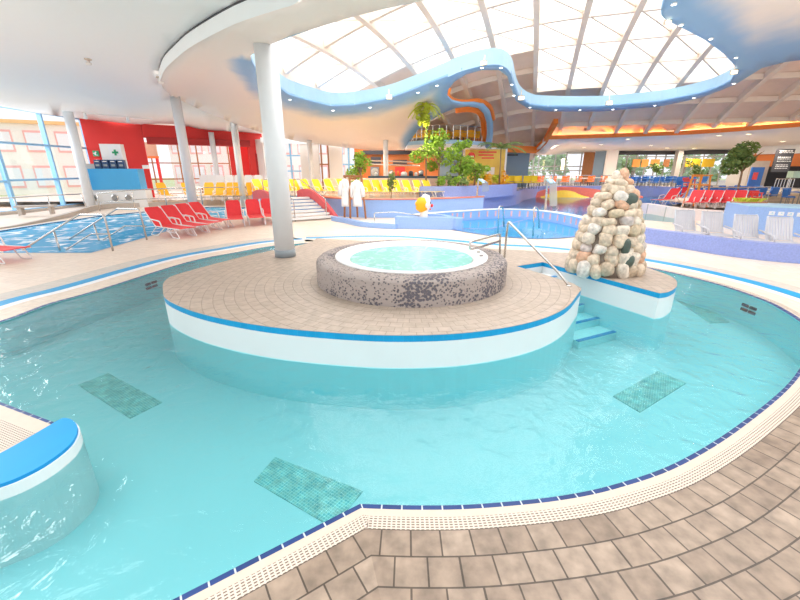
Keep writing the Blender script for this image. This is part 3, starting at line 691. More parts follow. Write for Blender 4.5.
hol = [(252, 64, 10.6), (250, 56, 9.6), (258, 50, 9.0), (271, 44, 8.4), (310, 30, 7.3), (345, 19, 6.6), (380, 10, 6.1), (425, 0, 5.7), (480, -12, 5.4), (560, -30, 5.3), (640, -45, 6), (664, -25, 8.3), (666, 0, 9.8), (661, 12, 10.4), (665, 19, 10.8), (680, 27, 11.7), (705, 40, 13.5), (724, 54, 15.8), (735, 66, 17.6), (736, 73, 18.4), (730, 82, 19.9), (716, 89, 21.3), (700, 94, 22.3), (660, 102, 24.2), (600, 107, 25.2), (548, 107, 25.2), (530, 105, 24.8), (519, 98, 23.6), (514, 86, 21.8), (511, 74, 20), (503, 66, 18.7), (487, 65, 18.2), (462, 71, 18.6), (448, 77, 18.8), (430, 84, 19.2), (410, 92, 19.6), (387, 100, 19.8), (355, 106, 19.8), (331, 107, 19.4), (310, 102, 18.4), (289, 96, 17), (272, 84, 14.8), (258, 73, 12.2)]
outerS = [p[:2] for p in BarcY+low+bal+tong]; holeS = [p[:2] for p in hol]
topc = [(400, -70, 4.3), (560, -70, 4.4), (760, -70, 7.4), (760, 20, 13), (820, 0, 12.5), (370, 125, 23.5), (310, 122, 23), (225, 85, 15.5), (210, 60, 11.8), (330, -10, 5.6), (262, 20, 7.2), (420, 120, 25.5)]
dense_rim = np.array([p for p in dens(holeS, 3)+dens([p[:2] for p in bal+tong], 3, False)])
def blueattr(v, w):
    d = np.hypot(dense_rim[:, 0]-v.x, dense_rim[:, 1]-v.y).min()*((w-Vector((0, 0, H))).length)/F      # metres from the opening
    if v.x < 300 and v.y < 60 or (v.y < 50 and v.x < 480): return 0
    k = .75 if v.x < 440 else (1.1 if v.x < 560 else 1.9)
    if 244 < v.x < 262 and v.y < 100: k = 1.0
    return max(0, 1-d/(k*1.5))
S, fS = surf('suspended_ceiling', outerS+[(560, -75), (440, -75)], [holeS], BarcY+low+bal+tong+hol+topc, 'paint', 9, .12, blueattr)
# flat white ceiling on the left, higher than the lip of the round one
def zA(x): return 4.76-.056*x
Aarc = []
for (x, y, Y) in BarcY:
    p = V(x, y, Y); p.z += .29; Aarc.append(p)
def proj(p):
    d = Vector(p)-Vector((0, 0, H)); dep = d.y*cp-d.z*sp; return (400+F*d.x/dep, 300-F*(d.y*sp+d.z*cp)/dep)
Ac = [(*proj(p), p.y) for p in Aarc]
Alow = [(165, 89.5, 15.2), (178, 97, 19.3), (205, 110.5, 22.8), (235, 122.5, 26.3), (262, 131.5, 31)]
Aback = [(262, 134.3, 34), (200, 130, 31.5), (142, 125, 29.7), (80, 119, 28), (40, 113.5, 24.5), (0, 106, 21), (-60, 92, 17), (-200, 60, 12)]
Anear = [(-260, -100, 5.2), (-100, -130, 4.2), (150, -150, 3.6), (340, -140, 3.6)]
Amid = [(88, 60, Yz(88, 60, 5.15)), (0, 0, Yz(0, 0, 5.2)), (150, 0, Yz(150, 0, 4.95)), (-100, 20, Yz(-100, 20, 5.5)), (120, 95, 17.5), (150, 110, 23)]
surf('ceiling', [p[:2] for p in Ac+Alow+Aback+Anear], [], Ac+Alow+Aback+Anear+Amid, 'ceil', 14, .1)
A0 = [V(*p) for p in BarcY]; A0 = [Vector((q.x, q.y, p.z)) for p, q in zip(A0, offset(A0, .03))]
struct(strip2('ceiling_lip', A0, [Vector((p.x, p.y, p.z+.25)) for p in A0], None, None, 'ceil'))
A1 = offset(A0, -.01) ; struct(strip2('gap_shade_strip', [Vector((q.x, q.y, p.z+.25)) for p, q in zip(A0, A1)], [Vector((q.x, q.y, p.z+.34)) for p, q in zip(A0, A1)], None, None, 'dark'))  # dark strip above the lip, its colour stands in for the recess shade
# ------------------------------------------------------------------ GRIDSHELL ROOF
XC, YC = 6.0, 14.0; TH_ = math.radians(19); ct, s_t = math.cos(TH_), math.sin(TH_)
def zD(x, y):
    dx, dy = x-XC, y-YC; u = dx*s_t+dy*ct; v = dx*ct-dy*s_t
    return 8.6-.0106*u*u-(.02 if v < 0 else .0006)*v*v
def uvp(u, v, dz=0): x = XC+u*s_t+v*ct; y = YC+u*ct-v*s_t; return Vector((x, y, zD(x, y)+dz))
rimW = [V(*p) for p in hol]; cen = sum(rimW, Vector())/len(rimW)
glz = [((p.x-cen.x)*1.12+cen.x, (p.y-cen.y)*1.12+cen.y) for p in rimW]
US = [-12.5+2.5*i for i in range(16)]; VS = [-15.2+1.9*i for i in range(23)]; DU = 2.5; DV = 1.9
gl = MB(); op = MB(); r1 = MB(); r2 = MB(); r3 = MB()
def cove_ok(p):                                # the shell ends at the cove line
    pr = proj(p) if p.y > 4 else (0, 0)
    return p.y < 5 or True
Yc = [(-30, 36), (6, 36.5), (11.6, 36.5), (12.2, 31), (17.2, 30), (21.4, 28), (24.7, 26), (60, 18)]
def ycove(x):
    for i in range(len(Yc)-1):
        if Yc[i][0] <= x <= Yc[i+1][0]: t = (x-Yc[i][0])/(Yc[i+1][0]-Yc[i][0]); return Yc[i][1]*(1-t)+Yc[i+1][1]*t
    return 20
SUB = 4
def dome_ok(p): return p.y > 2.5 and p.x > -7 and (p.x > 0 or zD(p.x, p.y) > 5.75)
for u in US[:-1]:
    for v in VS[:-1]:
        m = uvp(u+DU/2, v+DV/2)
        if min(uvp(u+a, v+b).y-ycove(uvp(u+a, v+b).x) for a in (0, DU) for b in (0, DV)) > .1 or not dome_ok(m): continue
        isg = inside((m.x, m.y), glz) or (m.x < 5.8 and m.y < 22.3) or (m.x < 14 and m.y < 16); T = gl if isg else op
        g = []
        for i in range(SUB+1):
            for j in range(SUB+1):
                p = uvp(u+DU*i/SUB, v+DV*j/SUB, .12); p.z += (.0 if isg else .28)*math.sin(math.pi*i/SUB)*math.sin(math.pi*j/SUB); 
                yc = ycove(p.x)+.45
                if p.y > yc: p.y = yc; p.z = zD(p.x, p.y)+.12
                g.append(p)
        T.add(g, [(i*(SUB+1)+j, i*(SUB+1)+j+1, (i+1)*(SUB+1)+j+1, (i+1)*(SUB+1)+j) for i in range(SUB) for j in range(SUB)])
        if isg: r3.seg(uvp(u, v, .03), uvp(u+DU, v+DV, .03), .08, .08); 
glo = gl.build('skylight_film', 'etfe', smooth=True); glo.name = 'window_skylight'; struct(glo)
struct(op.build('vault_panels', 'vault', smooth=True))
def ribs(mb, fix, rng, along, w, h):
    for a in fix:
        prev = None
        for b in rng:
            p = uvp(b, a) if along == 'u' else uvp(a, b)
            if p.y > ycove(p.x)+.35 or not dome_ok(p): prev = None; continue
            if prev is not None: mb.seg(prev, p, w, h)
            prev = p
fine = lambda a, b, s: [a+s*i for i in range(int((b-a)/s)+1)]
ribs(r1, VS, fine(-12, 25, .7), 'u', .24, .36); ribs(r2, US, fine(-15, 27, .75), 'v', .18, .26)
struct(r1.build('main_ribs', 'rib')); struct(r2.build('cross_ribs', 'rib')); struct(r3.build('skylight_purlins', 'rib'))
# blue fascia standing on the rim of the opening
rw = smooth_poly(rimW, 3, True)
fo = strip2('opening_fascia', rw, [Vector((p.x, p.y, max(p.z+.25, min(zD(p.x, p.y)+.1, p.z+.6)))) for p in rw], None, None, 'fascia', closed=True); struct(fo)
# lights along the rim
lampn = 0
def spot(p, label, mat='cool', r=.06, grp='small round downlights in the painted ceiling', nrm=(0, 0, -1)):
    t = thing('downlight', label, 'ceiling light', p, 0, grp)
    MB().lathe([(r*1.5, .02), (r*1.5, -.012), (r, -.014)], n=14).build('trim_ring', 'white', t); MB().lathe([(r, -.016), (0, -.02)], n=14).build('lamp', mat, t)
rimspots = [((263, 73), 12.6), ((262, 92), 15), ((290, 99), 17.1), ((333, 110), 19.4), ((370, 107), 19.8), ((418, 92), 19.6), ((437, 85), 19.3), ((482, 67), 18.6), ((501, 67), 19), ((512, 84), 21.3), ((514, 95), 23.2), ((530, 107), 25), ((556, 109.5), 25.5), ((580, 109.5), 25.5), ((613, 109), 25.4), ((655, 105), 24.5), ((694, 97.5), 22.6), ((734, 83), 20), ((736, 57), 16.4), ((711, 38), 13.4), ((681, 24), 11.4), ((674, 3), 10)]
for i, ((x, y), Y) in enumerate(rimspots):
    side = 'left' if x < 500 else 'right'
    p = Vector((0, 0, H))+ray(x, y)/fS(x, y); p.z -= .02
    spot(p, 'small bright spotlight in the blue ceiling border around the skylight', r=.045 if p.y < 18 else .06, grp='spotlights around the skylight border')
for x, y, nm in ((127, 289, 'a'),): pass
# floodlights hanging at the rib ends
for x, y, Y, lab in ((262, 96, 15.5, 'floodlight below the skylight edge nearest the white island column'), (389, 97, 19.3, 'floodlight at the skylight edge above the bar'), (484, 63, 17.8, 'floodlight at the skylight edge above the curved blue opening'), (521, 98, 23.3, 'floodlight at the far left corner of the right skylight'), (609, 103, 24.3, 'floodlight in the middle of the far skylight edge'), (667, 22, 11, 'floodlight at the top right skylight edge'), (734, 72, 18.0, 'floodlight at the right tip of the skylight')):
    p = V(x, y, Y); s = Y/19; t = thing('floodlight', 'small cream '+lab, 'floodlight', p, R.uniform(-.5, .5), 'floodlights at the skylight edge')
    s *= .62; MB().box((0, 0, 0), (.42*s, .25*s, .28*s)).build('housing', 'coping', t, bevel=.02); MB().seg((0, 0, .1), (0, .1, .5*s), .04, .04).build('bracket', 'rib', t); MB().box((0, -.13*s, -.02), (.34*s, .02, .2*s)).build('lens', 'warm', t)
# orange coves and flat soffit at the right
cv = [V(549, 137.5, 31), V(600, 136, 30.6), V(640, 134.5, 30), V(680, 133, 29.2), V(720, 130.5, 28), V(760, 127.5, 27), V(800, 124.5, 26), V(860, 119, 24)]
o = MB(); 
for i in range(len(cv)-1): o.seg(cv[i], cv[i+1], .25, .26)
struct(o.build('trim_1', 'orange'))
bk = [p+Vector((0, .42, 0)) for p in cv]
struct(strip2('cove_backboard', bk, [Vector((p.x, p.y, max(p.z+.15, zD(p.x, p.y-.1)+.2))) for p in bk], None, None, 'ceil2'))
lc = MB()
for i in range(len(cv)-1): lc.seg(cv[i]+Vector((0, .2, .08)), cv[i+1]+Vector((0, .2, .08)), .05, .05)
tag(lc.build('cove_light', 'cove'), 'glowing orange strip light behind the orange ledge under the vaulted roof', 'strip light')
ob = [V(486, 147.5, 31), V(512, 149, 32), V(536, 150, 32.5), V(545, 141, 31.5), V(556, 121, 29)]
o = MB()
for i in range(len(ob)-1): o.seg(ob[i], ob[i+1], .3, .5 if i < 2 else .34)
struct(o.build('trim_2', 'orange'))
o1 = [V(*p) for p in tong[5:10]]; o1 = smooth_poly([V(449, 89, 22.4), V(448, 97, 22.6), V(455, 103, 23.6), V(468, 104, 24.2), V(480, 103, 24.6), V(490, 108, 26), V(494, 120, 27.3)], 5)
o = MB().tube([p+Vector((0, .35, .12)) for p in o1], .17, 8); struct(o.build('trim_3', 'orange', smooth=True))
o1 = smooth_poly([V(456, 109, 25.5), V(470, 108, 25.5), V(480, 111, 26), V(484, 120, 27.5), V(485, 135, 28.4), V(483, 147, 29.3)], 5)
o = MB().tube([p+Vector((0, .25, 0)) for p in o1], .2, 8); struct(o.build('trim_4', 'orange', smooth=True))
sb = [V(524, 155.5, 46), V(560, 154.5, 46), V(620, 152.8, 44), V(700, 151, 42), V(765, 149.5, 38), V(830, 146, 34), V(900, 141, 28)]
sf = [V(536, 151, 32.6), V(549, 138.5, 31.1)]+[p+Vector((0, .1, -.1)) for p in cv[1:]]
ctl = [(*proj(p), p.y) for p in sf+sb]
surf('ceiling_right', [c[:2] for c in ctl[:len(sf)]+[ (930, 112, 22)]+ctl[len(sf):][::-1]], [], ctl+[(930, 112, 22)], 'ceil2', 9, .12)
# small wedge between diagonal orange beam and cove
wv = [V(537, 151, 32.6), V(549, 138.5, 31.1), V(556, 122, 29.2)]; struct(MB().add(wv+[p+Vector((0, .3, .02)) for p in wv], [(0, 1, 2), (3, 5, 4), (0, 3, 4, 1), (1, 4, 5, 2), (2, 5, 3, 0)]).build('ceiling_wedge', 'ceil2'))
for i, (x, y) in enumerate(((557, 145), (584, 147), (601, 144), (628, 138.5), (651, 145), (667, 147.5), (694, 148), (719, 135), (749, 133.5), (783, 141), (800, 150))):
    f = rbf([(a, b, 1/tray(a, b, c)) for a, b, c in ctl]); p = Vector((0, 0, H))+ray(x, y)/f(x, y); p.z -= .03
    spot(p, 'warm round downlight in the flat ceiling above the restaurant', 'warm', .14, 'warm downlights above the restaurant')
# fittings on the flat ceiling
def ceilthing(name, x, y, z, lab, cat, r=.06, h=.08):
    p = G(x, y, z); t = thing(name, lab, cat, p); MB().lathe([(r*.5, 0), (r*.5, -h*.5), (r, -h*.6), (r*.8, -h), (0, -h)], n=16).build('body', 'ceil2', t, True); MB().lathe([(r*1.2, .03), (r*1.2, 0), (r*.5, -.005)], n=16).build('rose', 'coping', t)
ceilthing('sprinkler', 88, 60, 5.02, 'small sprinkler head on the white flat ceiling at upper left', 'sprinkler', .07, .12)
ceilthing('camera_dome', 160, 78, 4.95, 'small beige fitting beside the curved ceiling lip', 'ceiling fitting', .09, .16)
tl = thing('track_light', 'white track light on the ceiling before the red wall', 'track light', V(83, 113, 22)); a = V(83, 112.5, 22); b = V(152, 119, 24)
MB().seg(a, b, .05, .05).build('track', 'white', tl, world=True)
for t_, nm in ((.02, 0), (.62, 1)): p = a.lerp(b, t_); MB().tube([p, p+Vector((.05, -.1, -.28))], [.05, .11], 10).build('spot_head', 'white', tl, True, True)
exec_part = None

# ================================================================== MID GROUND
def P(*a): return V(*a)
def vertical_box(mb, a, b, h): pass
ZR = .78
# ---- churning pool at left
chw = [v2(p) for p in chp]
w = flat('pool_water', [chp], -.03, 'churn'); tag(w, 'bright blue churning water with white foam in the small pool at left', 'water', kind='stuff')
struct(flat('pool_floor', [chp], -.5, 'pooldeep')); struct(strip2('pool_wall', chp, chp, -.5, -.0, 'dkblue', closed=True))
struct(strip('trim_5', chp, .0, -.12, .002, 'bstripe', closed=True))
# beige curved ramp wall behind it and tan floor
rp = [v2(p) for p in smooth_poly([G(-70, 236), G(0, 229), G(50, 221), G(80, 215), G(104, 209), G(150, 207), G(200, 206)], 5)]
wall('ramp_wall', rp, 0, [.05+.22*min(1, max(0, (i-6)/10)) for i in range(len(rp))], .2, 'concrete')
struct(flat('floor_upper', [[(-30, 25), G(88, 207)[:2], G(150, 206)[:2], G(262, 204)[:2], (-9.0, 23.5), (-8.8, 24.5), (-8.8, 34.5), (-30, 34.5)]], .35, 'deck'))
wall('trim_6', [v2(p) for p in (G(88, 207), G(150, 206), G(262, 204), Vector((-9.0, 23.5, 0)), Vector((-8.8, 24.5, 0)))], 0, .352, .05, 'deck')
# ---- left window wall
fwin = [0]
def glazing(P0, P1, z0, z1, nx, hs, frame='blueframe', w=.09, d=.14, thickmull=(), glass=True, extra=None):
    fwin[0] += 1; a = Vector((P0[0], P0[1], 0)); b = Vector((P1[0], P1[1], 0)); L = (b-a).length; ang = math.atan2(b.y-a.y, b.x-a.x)
    r = bpy.data.objects.new('window_%d' % fwin[0], None); C.objects.link(r); r.location = (a.x, a.y, z0); r.rotation_euler = (0, 0, ang); struct(r); r.empty_display_size = .1
    mb = MB(); Z = z1-z0
    xs = [L*i/nx for i in range(nx+1)] if isinstance(nx, int) else [L*t for t in nx]
    for i, x in enumerate(xs): mb.box((x, 0, Z/2), (w*(1.8 if i in thickmull else 1), d*(1.5 if i in thickmull else 1), Z))
    for h in [0]+list(hs)+[1]: mb.box((L/2, 0, Z*h), (L, d*.9, w))
    mb.build('window_frame', frame, r)
    if glass: MB().box((L/2, 0, Z/2), (L, .015, Z)).build('pane', 'glass', r)
    return r
WL = [V(-190, 216, 13.5), V(-60, 214, 18.5), V(0, 160, 21.5), V(81, 121, 28)]
for i in range(3):
    a, b = WL[i], WL[i+1]
    nn = [2, 2, 2][i]
    glazing(a, b, 0.15, [5.3, 5.3, 5.45][i], nn, (.30, .66), 'blueframe', .11, .26)
    struct(MB().seg((a.x, a.y, .07), (b.x, b.y, .07), .3, .16).build('baseboard_left', 'concrete'))
# ---- red wall with the wide opening
RW = [V(81, 121, 28), V(143, 135, 29.5), V(247, 147, 33), V(262, 146, 33.6)]
RW = [v2(p) for p in RW]
def wz(p, q, za, zb, mat, nm, th=.3): return wall(nm, [p, q], za, zb, -th, mat)
wz(RW[0], RW[1], .3, 5.5, 'red', 'wall_red'); wall('wall_red', [RW[1], RW[2]], [4.42, 4.35], [5.3, 5.25], -.3, 'red'); wz(RW[2], RW[3], .3, 5.3, 'red', 'wall_red')
wall('trim_7', [RW[1]+Vector((0, .3, 0)), RW[2]+Vector((0, .3, 0))], 4.0, 4.45, -.9, 'dred')
q0 = V(231, 190, 33.0); q1 = V(251, 190, 33.9); wall('wall_red', [v2(q0)+Vector((0, .6, 0)), v2(q1)+Vector((0, .3, 0))], .3, 4.4, -.2, 'red'); q2 = V(252, 188, 33.2); q3 = V(262, 188, 33.6)
struct(MB().box((q2.x+.75, q2.y-.05, 1.9), (1.1, .3, 3.2)).build('door_1', 'dred'))
# glazed entrance behind
ga = V(146, 200, 32.5); gb = V(233, 190, 36.5)
glazing(ga, gb, .35, 4.3, [0, .14, .2, .43, .63, .83, 1], (.30, .62), 'woodframe', .09, .14)
en = thing('entrance_canopy', 'wooden panel above the glass doors in the red wall opening', 'panel', V(150, 150, 31.5)); MB().box((-.25, 0, .05), (1.55, .1, 1.0)).build('board', 'step', en); MB().box((-.25, 0, -.52), (1.6, .12, .16)).build('lower_rail', 'orange', en)
dl = V(163, 190, 31.8); struct(MB().box((dl.x, dl.y, 1.9), (.16, .16, 3.2)).build('door_2', 'red'))
# ---- back windows x 265..340
cz = 4.25
glazing(V(268, 180, 32), V(305, 180, 32), .9, cz, 3, (.38, .72), 'blueframe', .10)
wall('wall_back', [V(303, 180, 31.8)[:2], V(321, 180, 31.8)[:2]], .3, cz, -.3, 'ceil2'); glazing(V(316, 180, 31.7), V(329.5, 180, 31.7), .3, cz, 2, (.60,), 'woodframe', .1)
wall('wall_back', [V(331, 180, 31.5)[:2], V(343.5, 180, 31.5)[:2]], .3, cz, -.3, 'ceil2'); glazing(V(343, 180, 31.8), V(356, 180, 31.8), .9, 4.1, 2, (.55,), 'blueframe', .12)
wall('wall_back', [V(262, 190, 33.3)[:2], V(267, 180, 32.6)[:2], V(269, 180, 31.9)[:2]], .3, cz+.3, -.2, 'ceil2')
mb = MB(); a = V(262, 143, 31.8); b = V(360, 147.5, 31.4); mb.seg((a.x, a.y, 4.42), (b.x, b.y, 4.2), .5, .35); struct(mb.build('trim_8', 'ceil'))
# ---- orange bar wall
a = V(356, 190, 32); b = V(400, 190, 32); c_ = V(452, 190, 32)
wall('wall_bar', [v2(a), v2(c_)], .9, 4.2, -.3, 'orange2')
bw = thing('back_bar', 'orange back bar with dark shelves and steel rails behind the counter', 'bar shelf', V(400, 178, 31.2))
for x0, x1, y0, y1, m, dpt in ((363, 440, 150.5, 154.5, 'dark', .25), (371, 381, 157, 160, 'dark', .2), (370, 381, 161, 163.5, 'dark', .3), (393, 407, 160, 164, 'dark', .3), (358, 363, 150, 177, 'orange', .3), (395, 405, 167, 176, 'redpl', .3), (371, 379, 167, 177, 'grey', .3)):
    p = V(x0, y1, 31.6); q = V(x1, y0, 31.6); MB().box(((p.x+q.x)/2, 31.5, (p.z+q.z)/2), (q.x-p.x, dpt, q.z-p.z)).build('shelf_panel', m, bw, world=True)
for y in (161.5, 165): p = V(370, y-.8, 29); q = V(420, y+.6, 29); MB().tube([p, q], .05).build('rail', 'steel', bw, world=True)
washer = V(375, 172, 31.2); MB().tube([washer, washer+Vector((0, -.15, 0))], .3, 16).build('round_door', 'steel', bw, world=True)
bc = thing('bar_counter', 'long stone bar counter with dark top behind the yellow loungers', 'counter', (0, 24.3, .85))
a = V(326, 190, 24.6); b = V(372, 190, 25.2); c2 = V(462, 190, 24.2)
MB().add(*(lambda A, B: ([(A.x, A.y, .85), (B.x, B.y, .85), (B.x, B.y, 1.80), (A.x, A.y, 1.80), (A.x, A.y+.5, .85), (B.x, B.y+.5, .85), (B.x, B.y+.5, 1.80), (A.x, A.y+.5, 1.80)], [(0, 1, 2, 3), (5, 4, 7, 6), (3, 2, 6, 7), (0, 3, 7, 4), (1, 5, 6, 2)]))(a, c2)).build('front', 'brick', bc, world=True)
a2 = V(369, 178, 24.9); MB().seg((a2.x, a2.y+.25, 1.86), (c2.x, c2.y+.25, 1.86), .75, .12).build('counter_top', 'counter', bc, world=True)
kinds = [('white', .10, .22), ('steel', .16, .35), ('orange', .08, .3), ('white', .2, .25), ('dark', .14, .3)]
for i, x in enumerate((376, 391, 398, 404, 411, 416, 421)):
    m, r_, h_ = kinds[i % 5]; p = V(x, 177, 24.9); t = thing('bar_jar' if r_ < .15 else 'bar_machine', 'small jar or machine on the dark bar counter, %s of seven' % ORD[i], 'bar item', (p.x, p.y+.1, 1.92), 0, 'items on the bar counter')
    MB().lathe([(r_, 0), (r_, h_*.7), (r_*.5, h_), (0, h_)], n=12).build('body', m, t, True)
# ---- yellow terrace, curved blue wall with terracotta coping
W1 = [v2(p) for p in smooth_poly([V(318, 198, 22.3), V(328, 198.3, 21), V(345, 199, 20.1), V(372, 200, 19.7), V(400, 200, 19.7), V(440, 198.5, 20.2), V(484, 195, 21.6)], 5)]
ZT1 = .87
wall('terrace_wall', W1, 0, ZT1, .25, 'lblue'); wall('trim_9', offset(W1, -.03), ZT1, ZT1+.05, .32, 'trimred')
tp = [Vector((-9.0, 24.2, 0)), Vector((-6.3, 23.2, 0))]+[v2(p) for p in offset(W1, .2)]+[v2(V(486, 188, 23.5)), v2(V(470, 186, 26.2)), v2(V(462, 186, 33)), Vector((-9.0, 33, 0))]
struct(flat('terrace_floor', [tp], ZT1-.02, 'deck'))
wall('terrace_side', [Vector((-9.0, 24.2, 0)), Vector((-6.3, 23.2, 0)), v2(W1[0])], 0, ZT1, .2, 'lblue')
# ---- planter and the taller violet wall behind
W2 = [v2(p) for p in smooth_poly([V(420, 188, 21.9), V(462, 188, 22.3), V(484, 188, 23.3), V(510, 187.5, 25.3), V(517, 187, 26.5)], 4)]
wall('planter_wall', W2, .7, 1.42, .25, 'violet'); struct(flat('planter_soil', [[v2(p) for p in offset(W2, .1)]+[v2(V(517, 185, 29)), v2(V(470, 185, 28)), v2(V(420, 187, 24))]], 1.36, 'terr'))
W3 = [v2(p) for p in smooth_poly([V(484, 190, 23.6), V(517, 190, 26.9), V(526, 189, 31), V(543, 188.5, 35.0), V(580, 189, 35.5), V(640, 190, 35.5), V(668, 192, 33.5), V(690, 196, 30)], 5)]
wall('pool_back_wall', W3, 0, .92, .3, 'violet')
# ---- water of the big pool, with slide-like mural mound
bp_ = [v2(p) for p in (G(480, 214), G(484, 205), G(517, 199.5), G(545, 196.5), G(580, 195.6), G(640, 196.4), G(668, 199), G(690, 204), G(668, 212), G(645, 216), G(625, 226), G(600, 222), G(575, 215), G(540, 209), G(510, 208), G(490, 208.5))]
bw_ = [v2(p) for p in smooth_poly([G(478, 212), G(484, 206), G(517, 199.5), G(545, 196.2)], 3)]+[v2(p) for p in W3[18:]]+[v2(p) for p in (G(672, 206), G(652, 216), G(635, 224), G(600, 220), G(560, 212), G(520, 210))]
w = flat('pool_water', [bw_], .03, 'water2'); tag(w, 'clear blue water of the large far pool with the red and yellow mural', 'water', kind='stuff')
struct(flat('pool_floor', [bw_], .012, 'pooldeep'))
mu = thing('pool_mural', 'low red and yellow mosaic hill against the back wall of the far pool', 'mural', (14, 34.5, 0))
def hump(x0, x1, ytop, col, dy, pk):
    pts = []; n = 16
    for i in range(n+1):
        t = i/n; x = x0+(x1-x0)*t; k = (math.sin(math.pi*min(1, t/pk/2)) if t < pk else math.sin(math.pi*(.5+(t-pk)/(1-pk)/2))); y = 196-(196-ytop)*k**1.3; pts.append((x, y))
    vs = []; 
    for x, y in pts:
        b = V(x, 196.3, 34.3-dy+abs(x-580)*.0); tt = V(x, y, 34.3-dy); vs += [(b.x, b.y-.25, .02), (tt.x, tt.y, max(.04, tt.z)), (tt.x, tt.y+.35, max(.04, tt.z))]
    MB().add(vs, [(3*i, 3*i+3, 3*i+4, 3*i+1) for i in range(n)]+[(3*i+1, 3*i+4, 3*i+5, 3*i+2) for i in range(n)]).build('mosaic_hill', col, mu, world=True)
hump(524, 642, 186.8, 'murr', 0, .34); hump(540, 588, 190.3, 'mury', .12, .5); 
# ---- low wall with striped coping round the round pool
W4 = [v2(p) for p in smooth_poly([V(418, 213.5, 16.8), V(440, 211.5, 17.6), V(460, 210, 18.2), V(500, 207.5, 19.2), V(540, 209.5, 18.5), V(575, 216, 16.2), V(590, 221, 14.6), V(604, 226, 13.2)], 5)]
wall('low_wall', W4, 0, .44, .3, 'lblue'); wall('low_wall_coping', offset(W4, -.02), .44, .47, .34, 'white')
tr = thing('wall_tiles', 'band of coral and white tiles set on the low curved pool wall', 'tile band', (3, 18, 0.2))
S_ = 0
for i in range(8, len(W4)-2):
    a, b = W4[i], W4[i+1]; L = (b-a).length; t = (b-a).normalized(); nrm = Vector((t.y, -t.x, 0))
    p = a.lerp(b, .5)+nrm*.012; MB().box((p.x, p.y, .26), (.09, .02, .26), math.atan2(t.y, t.x)).build('coral_tile', 'coral', tr, world=True)
rp_ = [v2(p) for p in smooth_poly([G(452, 230), G(490, 236), G(532, 239), G(560, 238.5), G(584, 236), G(594, 233)], 4)]
rw_ = rp_+[p for p in W4[::-1] if p.x > 1.9 and p.y > 13.5]
w = flat('pool_water', [rw_], .02, 'water2'); tag(w, 'light blue water of the round paddling pool behind the whirlpool', 'water', kind='stuff')
struct(flat('pool_floor', [rw_], .008, 'pooltile')); struct(strip('trim_10', rp_, 0, .07, .03, 'violet'))
st3 = [v2(p) for p in smooth_poly([G(462, 229), G(488, 229.5), G(505, 226), G(530, 219.5), G(560, 219), G(578, 224), G(582, 231)], 5)]
struct(strip('trim_11', st3, 0, .12, .022, 'violet'))
# ---- clown channel: low blue wall, white floor
W5 = [v2(p) for p in smooth_poly([V(331, 218, 18.5), V(345, 221, 17.6), V(362, 225, 16.4), V(395, 228, 15.7)], 5)]
wall('channel_wall', W5, 0, .2, .22, 'lblue')
W6 = [v2(p) for p in (V(395, 226, 15.9), V(462, 228, 15.5))]
wall('channel_wall', W6, 0, [.47, .46], .5, 'lblue'); wall('channel_wall', [v2(V(462, 228, 15.5)), v2(V(447, 224, 16.8)), v2(V(430, 222, 17.4))], 0, .46, .3, 'lblue')
struct(flat('channel_floor', [[v2(p) for p in offset(W5, .2)]+[v2(V(400, 220, 16.2)), v2(V(430, 220, 17.3)), v2(V(400, 215, 17.6)), v2(V(345, 215, 17.7))]], .1, 'white'))
# clown
cl = V(424, 215, 16.0); t = thing('clown_figure', 'clown head fountain with orange hair and red nose on the low blue wall', 'clown figure', (cl.x, cl.y, .40), math.radians(8)); t.scale = (.8, .8, .82)
MB().tube([(.0, 0, 0), (-.02, 0, .2), (.02, 0, .42)], [.26, .20, .2], 16).build('neck', 'skin', t, True)
MB().ball((.04, 0, .68), (.30, .28, .36), 18, 12).build('head', 'skin', t, True)
hm = MB(); hr_ = MB().ball((0, 0, 0), 1, 20, 14)
hm.add([Vector((p[0]*.36*(1+.08*math.sin(9*p[2]))-.10, p[1]*.33, p[2]*.38+.66)) for p in hr_.v if True], [f for f in hr_.f])
hob = hm.build('hair', 'hair', t, True); MB().tube([(-.12, 0, .95), (.02, 0, 1.06), (.18, 0, 1.02), (.28, 0, .85)], [.1, .13, .12, .06], 12).build('white_cap', 'robe', t, True)
MB().ball((.39, -.02, .62), .085, 12, 8).build('nose', 'redpl', t, True)
MB().ball((.08, -.32, .66), (.09, .05, .13), 12, 8).build('ear', 'skin', t, True)
MB().tube([(.26, -.2, .48), (.33, -.08, .44), (.34, .05, .44), (.27, .2, .48)], .03, 8).build('mouth', 'redpl', t, True)
for sy in (-.14, .12): MB().ball((.29, sy, .76), (.035, .045, .055), 10, 6).build('eye', 'dark', t, True)
